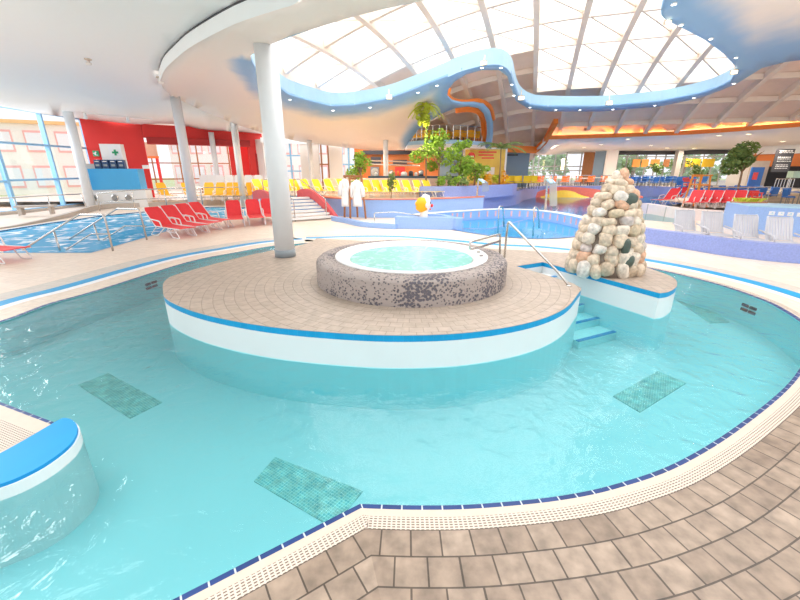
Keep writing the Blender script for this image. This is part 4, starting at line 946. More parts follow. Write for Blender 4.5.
# ---- robe stand with two bathrobes
rk = Vector(((354-400)/F*(18.6*cp-(.1-H)*sp), 18.6, .1)); rz_ = 0
t = thing('robe_stand', 'wooden stand holding two white bathrobes before the blue terrace wall', 'coat stand', (rk.x, rk.y, .1)); hx = .40
for sx, sy in ((-.42, .25), (-.12, -.30), (.12, .35), (.50, -.15)):
    MB().seg((sx*1.15, sy, 0), (sx*.85, sy*.7, 1.95), .07, .07).build('leg', 'woodframe', t)
MB().seg((-.42, 0, 1.9), (.48, 0, 1.9), .07, .1).build('top_bar', 'woodframe', t); MB().seg((-.12, -.22, 1.8), (.12, .26, 1.8), .05, .08).build('cross_bar', 'woodframe', t)
MB().seg((-.38, .1, 1.62), (.42, -.05, 1.62), .04, .05).build('hanging_bar', 'woodframe', t)
def robe(x, lab, w_=.19, ln=1.2):
    r = thing('bathrobe', lab, 'bathrobe', (rk.x+x, rk.y-.17, .66), 0, 'white bathrobes on the stand')
    n = 18; prof_ = [(w_*1.05, 0, .10), (w_*1.05, .15, .10), (w_*.95, .5, .09), (w_*.86, .75, .09), (w_*1.0, 1.0, .10), (w_*.95, ln-.06, .08), (w_*.4, ln+.03, .05), (.04, ln+.04, .03)]
    vs = []; fs = []
    for (a, z_, d_) in prof_:
        for k in range(n):
            th = 2*math.pi*k/n; f_ = 1+.07*math.sin(5*th)*(1-z_/ln*.6); vs.append((a*math.cos(th)*f_, d_*math.sin(th)*f_, z_))
    for i in range(len(prof_)-1):
        for k in range(n): fs.append((i*n+k, i*n+(k+1) % n, (i+1)*n+(k+1) % n, (i+1)*n+k))
    fs.append(tuple(range(n-1, -1, -1))); MB().add(vs, fs).build('robe_body', 'robe', r, True)
    for s_ in (-1, 1): MB().tube([(s_*w_*.8, 0, ln-.08), (s_*w_*1.25, -.02, ln-.35), (s_*w_*1.35, -.02, ln-.72)], [.075, .085, .095], 10).build('sleeve', 'robe', r, True)
    MB().tube([(-.07, -.09, ln-.35), (-.05, -.09, ln-.02), (0, .0, ln+.05), (.05, -.09, ln-.02), (.07, -.09, ln-.35)], .025, 8).build('collar', 'robe', r, True)
    MB().tube([(w_*.95*math.cos(k*math.pi/6), -.005+.105*math.sin(k*math.pi/6), .72) for k in range(13)], .02, 6, False).build('belt', 'robe', r, True)
robe(-.34, 'white bathrobe hanging on the left side of the wooden stand'); robe(.20, 'white bathrobe hanging on the right side of the wooden stand', .21, 1.15)
# ---- red arched stairs up to the terrace
sb_ = thing('arched_stairs', 'white stairs with red arched side rails leading up to the terrace', 'stairs', (-4.2, 18.4, 0))
nst = 7; A_ = G(291, 221.5); B_ = G(333, 218.5); dirn = Vector((-.70, .71, 0))
for k in range(nst):
    z_ = .10+k*(ZT1-.02)/(nst-1)*.94; a = A_+dirn*(.30*k*1.15+.05); b = B_+dirn*(.30*k*1.15+.05)
    MB().seg((a.x, a.y, z_), (b.x, b.y, z_), .34, .09).build('tread', 'white', sb_, world=True)
for s_, Q in (('l', A_), ('r', B_)):
    o_ = Vector((-.12, 0, 0)) if s_ == 'l' else Vector((.12, 0, 0)); pts = []
    for k in range(13):
        t_ = k/12; zz = .12+1.22*math.sin(t_*math.pi*.66); pts.append(Q+o_+dirn*(t_*3.4-.1)+Vector((0, 0, zz)))
    mb = MB(); vs = []; fs = []
    for p, k in zip(pts, range(13)):
        lo = Vector((p.x, p.y, max(0, p.z-.42)))
        for q in (lo+Vector((-.09, 0, 0)), lo+Vector((.09, 0, 0)), p+Vector((.09, 0, 0)), p+Vector((-.09, 0, 0))): vs.append(q)
    for k in range(12):
        for j in range(4): fs.append((4*k+j, 4*k+(j+1) % 4, 4*k+4+(j+1) % 4, 4*k+4+j))
    fs += [(0, 1, 2, 3), (51, 50, 49, 48)]
    mb.add(vs, fs).build('side_rail', 'pinkred', sb_, world=True)
for Q, dx in ((A_, .25), (B_, -.25)):
    p0 = Q+Vector((dx, 0, 0))+dirn*.1; p1 = p0+dirn*2.3; 
    MB().tube(bendpath([p0, p0+Vector((0, 0, .95)), p1+Vector((0, 0, ZT1+.95)), p1+dirn*.6+Vector((0, 0, ZT1+.95)), p1+dirn*.6+Vector((0, 0, ZT1))], .15), .025, 8).build('handrail', 'steel', sb_, True, True)
# ---- handrails
def rail(label, pts, r=.028, posts=(), name='handrail', mid=None, group=None, brd=.12):
    t = thing(name, label, 'handrail', pts[0], 0, group); MB().tube(bendpath(pts, brd), r, 8).build('top_rail', 'steel', t, True, True)
    for a, b in posts: MB().tube([a, b], r, 8).build('post', 'steel', t, True, True)
    if mid: MB().tube(mid, r*.8, 8).build('middle_rail', 'steel', t, True, True)
def Zp(p, z): q = Vector(p); q.z = z; return q
a = G(113, 251); hA = V(104, 215, a.y); b0 = V(79, 214.5, a.y+.9); e0 = V(22, 250, a.y-.2)
rail('steel handrail with sloping bar entering the churning pool, nearest the camera', [a, hA, b0, V(22, 250, 10.8)], .028, [(V(54, 232, 11.6), V(60, 250.5, 11.4))])
b = G(147, 240); rail('steel handrail with sloping bar entering the churning pool, beside the red loungers', [b, V(139, 209, b.y), V(117, 208.5, b.y+1), V(69, 239.5, 13.2)], .028, [(V(94, 225, 13.6), V(99, 240.5, 13.2))])
rail('low middle steel rail in the churning pool steps', [V(146, 226, 13.5), V(125, 226, 13.8), V(103, 240, 13.2)], .022, brd=.06); rail('low front steel rail in the churning pool steps', [V(110, 234, 11.6), V(91, 234, 12.0), V(66, 250, 11.4)], .022, brd=.06)
rail('steel railing along the ramp before the left windows', [V(-30, 201, 19.5), V(0, 198.5, 20), V(48, 195.5, 21.5), V(81, 194, 23)], .03, [(V(x, 199.5-x*.065, 20+x*.035), V(x+6+x*.01, 220-x*.11, 20+x*.035)) for x in (-20, 14, 47, 81)], mid=[V(-25, 214, 19.5), V(4, 212, 20), V(50, 208, 21.5), V(84, 206, 23)])
rail('steel railing along the terrace behind the four red loungers', [V(97, 193.5, 23), V(133, 190, 24), V(180, 188, 25.5), V(246, 187, 26)], .03, [(V(x, 193.6-(x-97)*.05, 23+(x-97)*.02), V(x+3, 211-(x-97)*.05, 23+(x-97)*.02)) for x in (97, 132, 164, 200, 246)], mid=[V(99, 203, 23), V(135, 199.5, 24), V(182, 197.5, 25.5), V(248, 196, 26)])
for x, y, yb, w_, lab in ((375, 211, 221, 8, 'thin steel rail in the white channel left of the clown figure'),):
    p = V(x, 198, 16.6); rail(lab, [G(375, 223, .1), V(374, 213, 16.3), V(395, 212, 16.3), V(440, 219, 15.9)], .02, brd=.1)
for x, yb, yt, lab in ((498, 233, 206, 'curved steel ladder rail at the front of the round paddling pool, left one'), (533, 236, 207, 'curved steel ladder rail at the front of the round paddling pool, right one')):
    p = G(x, yb); rail(lab, [p, V(x+1, yt, p.y), V(x+5, yt+1, p.y+.5), V(x+6, yt+21, p.y+.9)], .03, brd=.18)
# waterfall spouts of the far pools
for x, yb, yt, Y, lab, dx in ((546, 208, 178, 19.5, 'steel water spout pouring a curtain of water into the far pool', 7), (477, 195.2, 177.5, 22.0, 'small steel water spout beside the planted trees', 8)):
    p = V(x, yb, Y); p.z = ZT1 if x < 500 else 0; t = thing('water_spout', lab, 'water spout', p); q = V(x+1.5, yt, Y); e = V(x+dx, yt+5, Y-.3)
    MB().tube(bendpath([p, q, e], .25), .05, 10).build('pipe', 'steel', t, True, True)
    MB().seg(V(x+3, yt+1.5, Y-.1), e, .42, .05).build('spout_blade', 'fascia', t, world=True)
    f_ = V(x+dx+.5, yt+(28 if x > 500 else 14), Y-.4); MB().seg(e, f_, .35, .03, (0, 1, 0)).build('falling_water', 'spray', t, world=True)
# ================================================================== LOUNGERS
def lounger(name, label, fab, group, back=48, white=True):
    t = thing(name, label, 'lounger', (0, 0, 0), 0, group); fr = 'white'
    # foot end at x=0, head towards -x; total 1.9 long; seat .34 high
    L = 1.28; Bk = .82; a = math.radians(back); hx, hz = -L, .36; tx, tz = hx-Bk*math.cos(a), hz+Bk*math.sin(a); w = .32
    for s in (-1, 1):
        f = MB(); f.tube(bendpath([(-.02, s*w, .33), (hx, s*w, .35), (tx, s*w, tz)], .05), .017, 6); f.build('side_frame', fr, t)
        MB().tube(bendpath([(-.28, s*w, .33), (-.06, s*w, .02), (-.42, s*w, .02), (-.62, s*w, .33)], .05), .016, 6).build('leg', fr, t)
        MB().tube(bendpath([(hx+.5, s*w, .33), (hx+.05, s*w, .02), (hx-.35, s*w, .02), (hx+.05, s*w, .34)], .05), .016, 6).build('leg', fr, t)
        MB().tube(bendpath([(hx+.42, s*(w+.04), .35), (hx+.36, s*(w+.05), .56), (hx-.12, s*(w+.05), .60), (hx-.2, s*(w+.03), .5)], .07), .022, 6).build('armrest', fr, t)
    sm = MB(); n = 6; vs = []
    for i in range(n+1): x = hx*i/n; z_ = .365-.03*math.sin(math.pi*i/n); vs += [(x, -w+.02, z_), (x, w-.02, z_), (x, w-.02, z_-.02), (x, -w+.02, z_-.02)]
    fs = [(4*i+j, 4*i+(j+1) % 4, 4*i+4+(j+1) % 4, 4*i+4+j) for i in range(n) for j in range(4)]+[(3, 2, 1, 0), (4*n, 4*n+1, 4*n+2, 4*n+3)]
    sm.add(vs, fs).build('seat', fab, t)
    vs = []
    for i in range(n+1):
        k = i/n; x = hx+(tx-hx)*k; z_ = hz+(tz-hz)*k-.02*math.sin(math.pi*k); ww = w-.02-(.06 if i == n else 0); vs += [(x, -ww, z_+.01), (x, ww, z_+.01), (x-.02, ww, z_-.01), (x-.02, -ww, z_-.01)]
    MB().add(vs, fs).build('backrest', fab, t)
    return t
red0 = lounger('sun_lounger', 'red', 'redfab', 'red loungers')
first = [red0, True]
def put(proto, st, loc, rz, label, group=None, scale=None):
    if st[1]:
        st[1] = False; r = proto; r.location = loc; r.rotation_euler = (0, 0, rz); r['label'] = label
        if group: r['group'] = group
        if scale: r.scale = scale
        return r
    return dup(proto, loc, rz, label, group, scale)
ordn = ['nearest', 'second', 'third', 'farthest']
ft0 = G(190, 238); hd = math.radians(-30)
for i in range(4):
    p = ft0+Vector((.13, .76, 0))*i
    put(red0, first, (p.x, p.y, 0), hd, 'red sun lounger beside the churning pool, %s of the four angled ones' % ['first from the left', 'second from the left', 'third from the left', 'rightmost'][i], 'four red loungers beside the churning pool', (1.14, 1, 1))
for i, (x, y) in enumerate(((237, 228), (258, 226), (274, 224.5))):
    p = G(x, y); put(red0, first, (p.x, p.y, 0), math.radians(-66), 'red sun lounger facing the main pool, %s of three between two white columns' % ['leftmost', 'middle', 'rightmost'][i], 'three red loungers between the white columns')
p = G(22, 262); put(red0, first, (p.x, p.y, 0), math.radians(-12), 'red sun lounger cut by the left edge of the view', 'red loungers')
yel0 = lounger('sun_lounger', 'yellow', 'yel', 'yellow loungers', 58); fy = [yel0, True]
am0 = lounger('sun_lounger', 'amber', 'amber', 'amber loungers', 58); fa = [am0, True]
for i, x in enumerate((171, 197, 204, 214, 225, 236, 249, 259)):
    p = V(x+2, 199.5, 25.6); put(am0, fa, (p.x, p.y, .35), math.radians([-40, -40, -75, -80, -80, -72, -72, -65][i]), 'amber lounger before the red wall opening, %s in its row' % ORD[i], 'amber loungers before the red wall', (1, 1, 1.05))
for i, x in enumerate((262, 271, 281, 291, 300, 311, 323, 335, 348)):
    p = V(x+10, 196.5, 22.2)
    put(yel0, fy, (p.x, p.y, ZT1), math.radians(-38), 'yellow lounger on the terrace behind the arched stairs, %s in its row' % ORD[i], 'yellow loungers behind the arched stairs', (.85, .85, .85))
for i, x in enumerate((366, 376, 386, 396, 406, 417, 428, 438)):
    p = V(x+3, 197.5, 21.6); put(yel0, fy, (p.x, p.y, ZT1), math.radians(-55), 'yellow lounger before the stone bar counter, %s in its row' % ORD[i], 'yellow loungers before the bar counter', (.82, .82, .82))
for i, (x, y, Y, rr) in enumerate(((694, 208.5, 21.5, 0), (703, 208.5, 21.5, 0), (714, 209, 21.3, 0), (726, 209, 21.2, 0), (738, 210, 21.0, 0))):
    p = V(x-7, y, 20.6); put(red0, first, (p.x, p.y, .36), math.radians(-138), 'red sun lounger behind the pale low wall at right, %s' % ['leftmost of the row of five', 'second from the left of five', 'middle one of five', 'fourth from the left of five', 'rightmost of the row of five'][i], 'red loungers in a row at right', (.9, .9, .9))
for i, (x, y, Y) in enumerate(((655, 204, 24), (664, 202, 26))):
    p = V(x, y, Y); put(red0, first, (p.x, p.y, .2), math.radians(-150), ['flat red sun lounger with white frame just right of the stone tower', 'red sun lounger behind the flat one right of the stone tower'][i], 'red loungers right of the tower')
# white loungers standing stacked behind
wh0 = lounger('sun_lounger', 'white', 'whitep', 'white', 72); fw = [wh0, True]
for i, x in enumerate((200, 208, 216, 226, 236, 246, 256, 268)):
    p = V(x, 191, 29.0); put(wh0, fw, (p.x, p.y, .75), math.radians(-80), 'white upright lounger behind the amber loungers, %s in its row' % ORD[i], 'white loungers parked behind the amber row')
# white slatted deck chairs at right
dc = thing('deck_chair', 'white', 'deck chair', (0, 0, 0), 0, 'white slatted deck chairs at right')
for s in (-1, 1):
    MB().tube([(-.30*s, -.75, .34), (-.30*s, 0, .32), (-.30*s, .18, .62), (-.29*s, .30, 1.12), (-.27*s, .36, 1.2)], .028, 8).build('side_frame', 'chairw', dc, True)
    MB().seg((-.30*s, -.6, .34), (-.30*s, -.66, 0), .05, .05).build('leg', 'chairw', dc); MB().seg((-.30*s, .0, .34), (-.30*s, .12, 0), .05, .05).build('leg', 'chairw', dc)
    MB().tube(bendpath([(-.36*s, -.5, .34), (-.37*s, -.45, .58), (-.37*s, .16, .62)], .08), .025, 8).build('armrest', 'chairw', dc, True)
for nm, A, B in (('back_slats', (0, .04, .38), (0, .33, 1.18)), ('seat_slats', (0, -.74, .35), (0, -.02, .33))):
    mb = MB()
    for k in range(9):
        x = -.26+.065*k; mb.seg((x, A[1], A[2]), (x, B[1], B[2]), .054, .016, (0, 0, 1) if nm == 'seat_slats' else (0, 1, 0))
    mb.seg((-.28, B[1], B[2]), (.28, B[1], B[2]), .05, .03); mb.seg((-.28, A[1], A[2]), (.28, A[1], A[2]), .05, .03); mb.build(nm, 'chairw', dc)
fd = [dc, True]
for i, (x, y) in enumerate(((684, 243), (711, 246), (745, 250), (779, 254))):
    p = G(x, y-1, .0); p = V(x, 238+i*1.6, [13.1, 12.6, 11.7, 11.1][i]); put(dc, fd, (p.x, p.y, .08), math.radians([-8, -12, -16, -18][i]), 'white slatted deck chair behind the violet wall, %s' % ['leftmost of four', 'second from the left', 'third from the left', 'rightmost in front of the blue block'][i], 'white slatted deck chairs', (1, 1, .76))
# ---- right side walls
W7 = [v2(p) for p in smooth_poly([V(592, 236, 14.6), V(620, 241, 13.6), V(648, 243.5, 12.55), V(685, 249, 11.6), V(720, 255, 10.75), V(760, 259, 10.1), V(800, 262, 9.7), V(880, 266, 9.2)], 5)]
wall('wall_violet', W7, 0, .46, .3, 'violet')
struct(flat('paddling_floor', [[v2(p) for p in offset(W7, .2)]+[v2(G(960, 215)), v2(G(760, 222)), v2(G(648, 214)), v2(G(630, 222))]], .06, 'deck'))
wt = flat('pool_water', [[v2(p) for p in (G(634, 222), G(650, 222), G(676, 224.5), G(690, 226), G(690, 221), G(676, 219.5), G(650, 215), G(640, 216))]], .075, 'water2'); tag(wt, 'shallow pale blue water strip right of the stone tower', 'water', kind='stuff')
W8 = [v2(p) for p in smooth_poly([V(640, 214, 21.6), V(649, 215.5, 20.8), V(676, 220, 18.6), V(700, 222, 17.9), V(726, 224, 17.3), V(760, 226, 16.8)], 5)]
wall('wall_pale', W8, 0, .56, .35, 'pale'); 
for k in (4, 8, 12, 16, 20): p = W8[k]; q = W8[min(k+1, len(W8)-1)]; t = (q-p).normalized(); struct(MB().box((p.x+t.y*.012, p.y-t.x*.012, .28), (.03, .03, .54), math.atan2(t.y, t.x)).build('wall_joint', 'concrete'))
tb = thing('blue_block', 'large light blue mosaic block with white pictogram tiles behind the deck chairs', 'pool block', (13, 14, 0)); 
A = V(743, 228, 14.4); B = V(860, 236, 12.6); nrm = Vector((.25, 1, 0)).normalized()*1.9
MB().prism([v2(A), v2(B), v2(B)+nrm, v2(A)+nrm+Vector((.2, 0, 0))], 0, 1.02).build('body', 'lblue', tb, world=True); MB().prism([v2(A)-nrm*.01, v2(B)-nrm*.01, v2(B)+nrm, v2(A)+nrm+Vector((.2, 0, 0))], 1.02, 1.06).build('coping', 'fascia', tb, world=True)
ab = (v2(B)-v2(A)).normalized(); pic = MB()
for k in range(5):
    c = V(774+k*5.2, 214+.55*k, 13.9); s = (c.x-A.x)/ab.x; c = Vector((A.x+ab.x*s, A.y+ab.y*s, .80)); T = math.atan2(ab.y, ab.x)
    m = MB().box((c.x, c.y-.01, .82), (.155, .02, .13), T); o = m.build('pictogram_tile', 'white', tb, world=True)
    q = MB().box((c.x, c.y-.025, .84), (.04, .01, .04), T).box((c.x+[.0, .02, -.02, .0, .01][k], c.y-.025, .80), (.09, .01, .02), T); q.build('pictogram', 'fascia', o)
    for v_ in o.children[0].data.vertices: v_.co = v_.co-tb.location
# planter with bromeliads on the block
pl = thing('low_planter', 'low green and yellow plants on the blue block at right', 'plant', (A.x+.95, A.y+1.2, 1.06)); pl.scale = (.42, .8, .8); lf = MB()
for k in range(60):
    a = R.uniform(0, 6.28); r0 = R.uniform(.0, .75); b = R.uniform(.15, .4); x, y = r0*math.cos(a)*1.4, r0*math.sin(a)*.4; lf.tube([(x, y, 0), (x+b*.5*math.cos(a*3), y+b*.5*math.sin(a*3), .18), (x+b*math.cos(a*3), y+b*math.sin(a*3), .22)], [.03, .035, .004], 4)
lf.build('leaves', 'leafy', pl); MB().prism([(-1.1, -.35), (1.3, -.35), (1.3, .35), (-1.1, .35)], -.02, .05).build('soil', 'terr', pl)
# ================================================================== PLANTS
def VZ(px, Y, z): return Vector(((px-400)/F*(Y*cp-(z-H)*sp), Y, z))
def foliage(c, r, n, s, seed=1, flatk=.8):
    rr = random.Random(seed); mb = MB()
    blobs = [(Vector((rr.gauss(0, .42)*r[0], rr.gauss(0, .42)*r[1], rr.gauss(0, .38)*r[2])), rr.uniform(.28, .5)) for _ in range(9)]
    for _ in range(n):
        b, k = rr.choice(blobs); d = Vector((rr.gauss(0, 1), rr.gauss(0, 1), rr.gauss(0, 1))).normalized()*rr.uniform(.6, 1)
        p = Vector(c)+b+Vector((d.x*r[0]*k, d.y*r[1]*k, d.z*r[2]*k)); a = rr.uniform(0, 6.28); e = rr.uniform(-.7, .7); u = Vector((math.cos(a)*math.cos(e), math.sin(a)*math.cos(e), math.sin(e)))*s*rr.uniform(.6, 1.3); w = u.cross(Vector((rr.gauss(0, 1), rr.gauss(0, 1), rr.gauss(0, 1)))).normalized()*s*.32
        mb.add([p-u*.5, p+w, p+u*.5, p-w], [(0, 1, 2, 3)])
    return mb
def tree(name, label, base, h, r, mat, n=1300, s=.16, seed=1, trunk=.06, group=None, cz=None, cat='tree'):
    t = thing(name, label, cat, base, 0, group); rr = random.Random(seed+50); cz = h-r[2] if cz is None else cz
    mb = MB().tube([(0, 0, -.02), (.04, 0, cz*.5), (0, .02, cz)], [trunk, trunk*.8, trunk*.6], 8)
    mb.build('trunk', 'bark', t, True)
    bb = MB()
    for k in range(6): a = k*1.05+seed; bb.tube([(0, 0, cz*.7), (r[0]*.3*math.cos(a), r[1]*.3*math.sin(a), cz), (r[0]*.62*math.cos(a), r[1]*.62*math.sin(a), cz+r[2]*.45*rr.uniform(.2, 1))], [trunk*.5, trunk*.35, .01], 6)
    bb.build('branches', 'bark', t); foliage((0, 0, cz), r, n, s, seed).build('foliage', mat, t)
tree('leafy_tree', 'bushy light green tree beside the robe stand', VZ(361, 21.6, ZT1), 2.5, (.72, .6, .78), 'leaf', 1100, .15, 3)
tree('leafy_tree', 'tall bushy light green tree in the centre planter', VZ(438, 22.9, 1.36), 2.6, (1.25, .9, .95), 'leaf', 1900, .17, 5)
tree('leafy_tree', 'smaller light green tree right of the tall bushy one', VZ(458, 23.2, 1.36), 2.0, (.9, .7, .75), 'leaf', 1300, .16, 8)
tree('leafy_tree', 'low green bush at the right end of the centre planter', VZ(474, 24.0, 1.36), 1.6, (.85, .6, .6), 'leaf', 1000, .16, 9)
tree('slim_shrub', 'slim small shrub between yellow loungers before the bar', VZ(391, 20.7, ZT1), 1.45, (.22, .2, .62), 'leafd', 350, .12, 12, .02, cat='shrub')
tree('indoor_tree', 'large dark green indoor tree before the white wall at right', VZ(733, 24.3, .26), 3.55, (1.45, 1.1, .9), 'leafd', 2600, .19, 21, .07)
tree('indoor_tree', 'small round potted tree at the restaurant window', VZ(654, 39, ZR+.005), 2.2, (.75, .6, .55), 'leafd', 500, .2, 25, .04); tree('indoor_tree', 'second small potted tree at the restaurant window, further right', VZ(691, 38, ZR+.005), 2.2, (.85, .6, .6), 'leafd', 500, .2, 26, .04)
# tall palm with hanging leaf ball
def palm(label, base, h, n, L, mat, lean=.1, droop=.8, seed=3, r=.07):
    t = thing('palm', label, 'palm', base); rr = random.Random(seed); top = Vector((lean, 0, h))
    MB().tube([(0, 0, -.02), (lean*.3, 0, h*.5), top], [r, r*.8, r*.7], 10).build('trunk', 'bark', t, True)
    for k in range(n):
        a = 2*math.pi*k/n+rr.uniform(-.2, .2); el = rr.uniform(.2, .9); pts = []; m = 9
        for i in range(m+1): q = i/m; pts.append(top+Vector((math.cos(a)*L*q*math.cos(el*.6), math.sin(a)*L*q*math.cos(el*.6), L*(math.sin(el)*q-droop*q*q))))
        mb = MB().tube(pts, [.014]*m+[.004], 4)
        for i in range(1, m+1):
            d = (pts[i]-pts[i-1]).normalized(); sd = d.cross(Vector((0, 0, 1))).normalized()
            for s_ in (-1, 1):
                for j in (0, .5):
                    p = pts[i-1].lerp(pts[i], j); tip = p+sd*s_*L*.22*(1-.5*i/m)+d*L*.1-Vector((0, 0, L*.08)); wv_ = d*.035; mb.add([p-wv_, p+wv_, tip], [(0, 1, 2)])
        mb.build('frond', mat, t)
    return t
pb = VZ(426, 22.8, 1.36); pt = palm('very tall slender palm with drooping yellow green leaves in the centre planter', pb, 4.15, 11, 1.0, 'leafy', -.1, .9, 4, .05)
foliage((-.15, 0, 3.55), (.42, .4, .62), 500, .2, 40).build('hanging_leaves', 'leafy', pt); foliage((.0, 0, 2.4), (.14, .14, 1.3), 260, .13, 41).build('climbing_leaves', 'leaf', pt)
palm('thin dark palm in front of the yellow poster', VZ(499, 25.8, 1.36), 2.2, 10, 1.6, 'leafd', -.05, .55, 6, .05)
for i, x in enumerate((480, 487, 495, 504)): 
    t = thing('amber_shrub', 'small orange or yellow plant in the centre planter, %s of four' % ORD[i], 'shrub', VZ(x, 25.9, 1.36), 0, 'orange and yellow plants in the planter'); foliage((0, 0, .35), (.32, .25, .45), 160, .16, 60+i).build('foliage', 'amber' if i % 2 else 'leafy', t)
for i, x in enumerate((441, 449, 456, 463)):
    t = thing('green_shrub', 'small green shrub at the foot of the centre trees, %s of four' % ORD[i], 'shrub', VZ(x, 22.5, 1.36), 0, 'shrubs at the foot of the trees'); foliage((0, 0, .3), (.3, .25, .35), 200, .15, 70+i).build('foliage', 'leafd' if i % 2 else 'leaf', t)
# ================================================================== BALCONY
bf = smooth_poly([V(407, 146, 28.6), V(418, 143.5, 27.6), V(432, 142.5, 26.8), V(450, 143, 26.6), V(468, 145, 27.3), V(486, 148.5, 28.8)], 5)
ZB = 3.98; mb = MB().prism([v2(p) for p in bf]+[v2(V(492, 148, 33)), v2(V(404, 148, 33))], ZB-.32, ZB); struct(mb.build('balcony_slab', 'ceil2')); struct(strip2('balcony_edge', offset([v2(p) for p in bf], -.03), offset([v2(p) for p in bf], -.03), ZB-.12, ZB+.12, 'fascia'))
bl = thing('balcony_railing', 'thin steel railing around the curved balcony edge', 'railing', bf[0]); bq = [Zp(p, ZB+1.0) for p in offset([v2(p) for p in bf], .1)]
MB().tube(bq, .03, 6).build('top_rail', 'steel', bl, world=True)
for k in range(0, len(bq), 2): MB().tube([Zp(bq[k], ZB), bq[k]], .025, 6).build('post', 'steel', bl, world=True)
for zz in (.3, .6): MB().tube([Zp(p, ZB+zz) for p in bq], .012, 5).build('wire', 'steel', bl, world=True)
def chair(name, label, mat, group, leg='dark'):
    t = thing(name, label, 'chair', (0, 0, 0), 0, group)
    MB().box((0, 0, .45), (.46, .44, .05)).build('seat', mat, t); MB().box((0, .22, .72), (.44, .04, .42), X=Matrix.Rotation(-.12, 4, 'X')).build('backrest', mat, t)
    mb = MB()
    for sx in (-.2, .2):
        for sy in (-.18, .2): mb.seg((sx, sy, 0), (sx, sy, .45), .03, .03)
    mb.build('legs', leg, t); return t
oc = chair('restaurant_chair', 'orange', 'ochair', 'orange chairs'); fo_ = [oc, True]
ac = chair('restaurant_chair', 'amber', 'amber', 'amber'); fac = [ac, True]
for i in range(16):
    x = 414+i*4.1; p = V(x, 143, 29.2+.8*(i % 2)); put(ac, fac, (p.x, p.y, ZB), R.uniform(-.6, .6), 'amber chair on the curved balcony behind the thin railing', 'amber chairs on the balcony')
# person-free orange back of the balcony
# (glowing opening with plain white sky and an orange counter)
bo = V(447, 139, 32.5); t = thing('balcony_counter', 'orange panelled counter at the back of the balcony', 'counter', (bo.x+.4, 32.4, ZB)); MB().box((0, 0, .7), (5.0, .3, 1.4)).build('front', 'orange2', t); MB().box((0, 0, 1.43), (5.1, .4, .06)).build('top', 'brick', t)
# below the balcony: dark wall, poster, grey wall
wall('wall_dark', [v2(V(440, 180, 31.6)), v2(V(470, 180, 31.0))], 1.0, 3.9, -.2, 'slate')
pp = V(483, 185, 29.8); t = thing('poster', 'large yellow and orange poster in a white frame with a red round badge', 'poster', (pp.x, 29.8, 1.1))
hw = 1.45; MB().box((0, 0, 1.35), (2*hw+.28, .12, 2.7)).build('frame', 'white', t); MB().box((0, -.07, 1.35), (2*hw, .04, 2.45)).build('print', 'poster', t)
MB().tube([(-1.0, -.09, 2.1), (-1.0, -.12, 2.1)], .27, 20).build('red_badge', 'redpl', t); MB().box((-1.0, -.125, 2.1), (.34, .01, .07)).build('badge_text', 'white', t)
mb = MB(); mb.box((.15, -.1, 2.38), (1.3, .02, .1), 0); mb.box((.05, -.1, 2.18), (1.1, .02, .1)); mb.box((.2, -.1, 1.98), (.9, .02, .09)); mb.build('red_headline', 'redpl', t)
mb = MB(); mb.box((-.5, -.1, 1.2), (.5, .02, .8)); mb.box((.4, -.1, 1.1), (.7, .02, .5)); mb.build('printed_pictures', 'skin', t); 
wall('wall_grey', [v2(V(499, 180, 33)), v2(V(526, 180, 33.5))], .9, 4.0, -.2, 'slate')
mb = MB().box((0, 0, 0), (1.1, .1, .1)); o = mb.build('sign_bar', 'dark'); o.location = V(511, 155, 32.9); tag(o, 'short dark bar of small letters high on the grey blue wall', 'sign')
t = chair('x', 'x', 'yel', 'y'); t.name = 'restaurant_chair'; ycs = [t, True]
for i in range(9): p = V(500+i*4.4, 187, 30+.9*(i % 2)); put(t, ycs, (p.x, p.y, .92), R.uniform(-.7, .7), 'yellow cafe chair before the grey blue wall, %s of nine' % ORD[i], 'yellow cafe chairs')
# upper window above the orange beam
uw = V(508, 142, 36); glazing((uw.x-.7, 36), (uw.x+.75, 36), uw.z-.5, uw.z+1.3, 3, (.5,), 'slate', .08)
# ================================================================== RESTAURANT AT RIGHT

struct(MB().prism([(9, 33.2), (11, 34.6), (13.5, 35.5), (21.5, 35.9), (24, 34), (25.5, 31.5), (30, 25), (60, 22), (60, 60), (9, 60)], .3, ZR).build('restaurant_floor', 'concrete'))
pa = [V(524, 180, 45), V(588, 180, 45), V(590, 180, 42.5), V(606, 180, 41.5), V(614, 180, 42), V(680, 180, 41.5), V(728, 180, 39), V(768, 180, 35.5)]
glazing(pa[0], pa[1], ZR, 4.1, [0, .12, .2, .45, .62, .85, 1], (.42, .55), 'greyframe', .1, .1)
wall('wall_brown', [v2(V(582, 180, 44.6)), v2(V(592, 180, 43.6))], ZR, 4.3, -.3, 'woodframe'); wall('wall_slate', [v2(V(593, 180, 42.5)), v2(V(603, 180, 41.5))], ZR, 4.3, -.3, 'slate'); wall('wall_white', [v2(V(602, 180, 41)), v2(V(612, 180, 41))], ZR, 4.3, -.4, 'ceil2')
q = V(597.5, 164, 41); struct(MB().box((q.x-3, q.y+1.2, q.z), (.25, .1, 1.1)).build('wall_lamp', 'warm'))
glazing(pa[4], pa[5], ZR, 4.2, 7, (.80,), 'greyframe', .1, .1); glazing(pa[5], pa[6], ZR, 4.2, 5, (.80,), 'greyframe', .1, .1, thickmull=(0,))
mb = MB().seg((pa[4].x, pa[4].y-.1, 3.95), (pa[5].x, pa[5].y-.1, 3.95), .1, .5); mb.seg((pa[5].x, pa[5].y-.1, 3.95), (pa[6].x, pa[6].y-.1, 3.95), .1, .5); struct(mb.build('trim_12', 'dark'))
p = V(674, 178, 40.5); struct(MB().box((p.x, p.y, 2.4), (.5, .5, 3.3)).build('pillar', 'greyframe'))
bi = 0
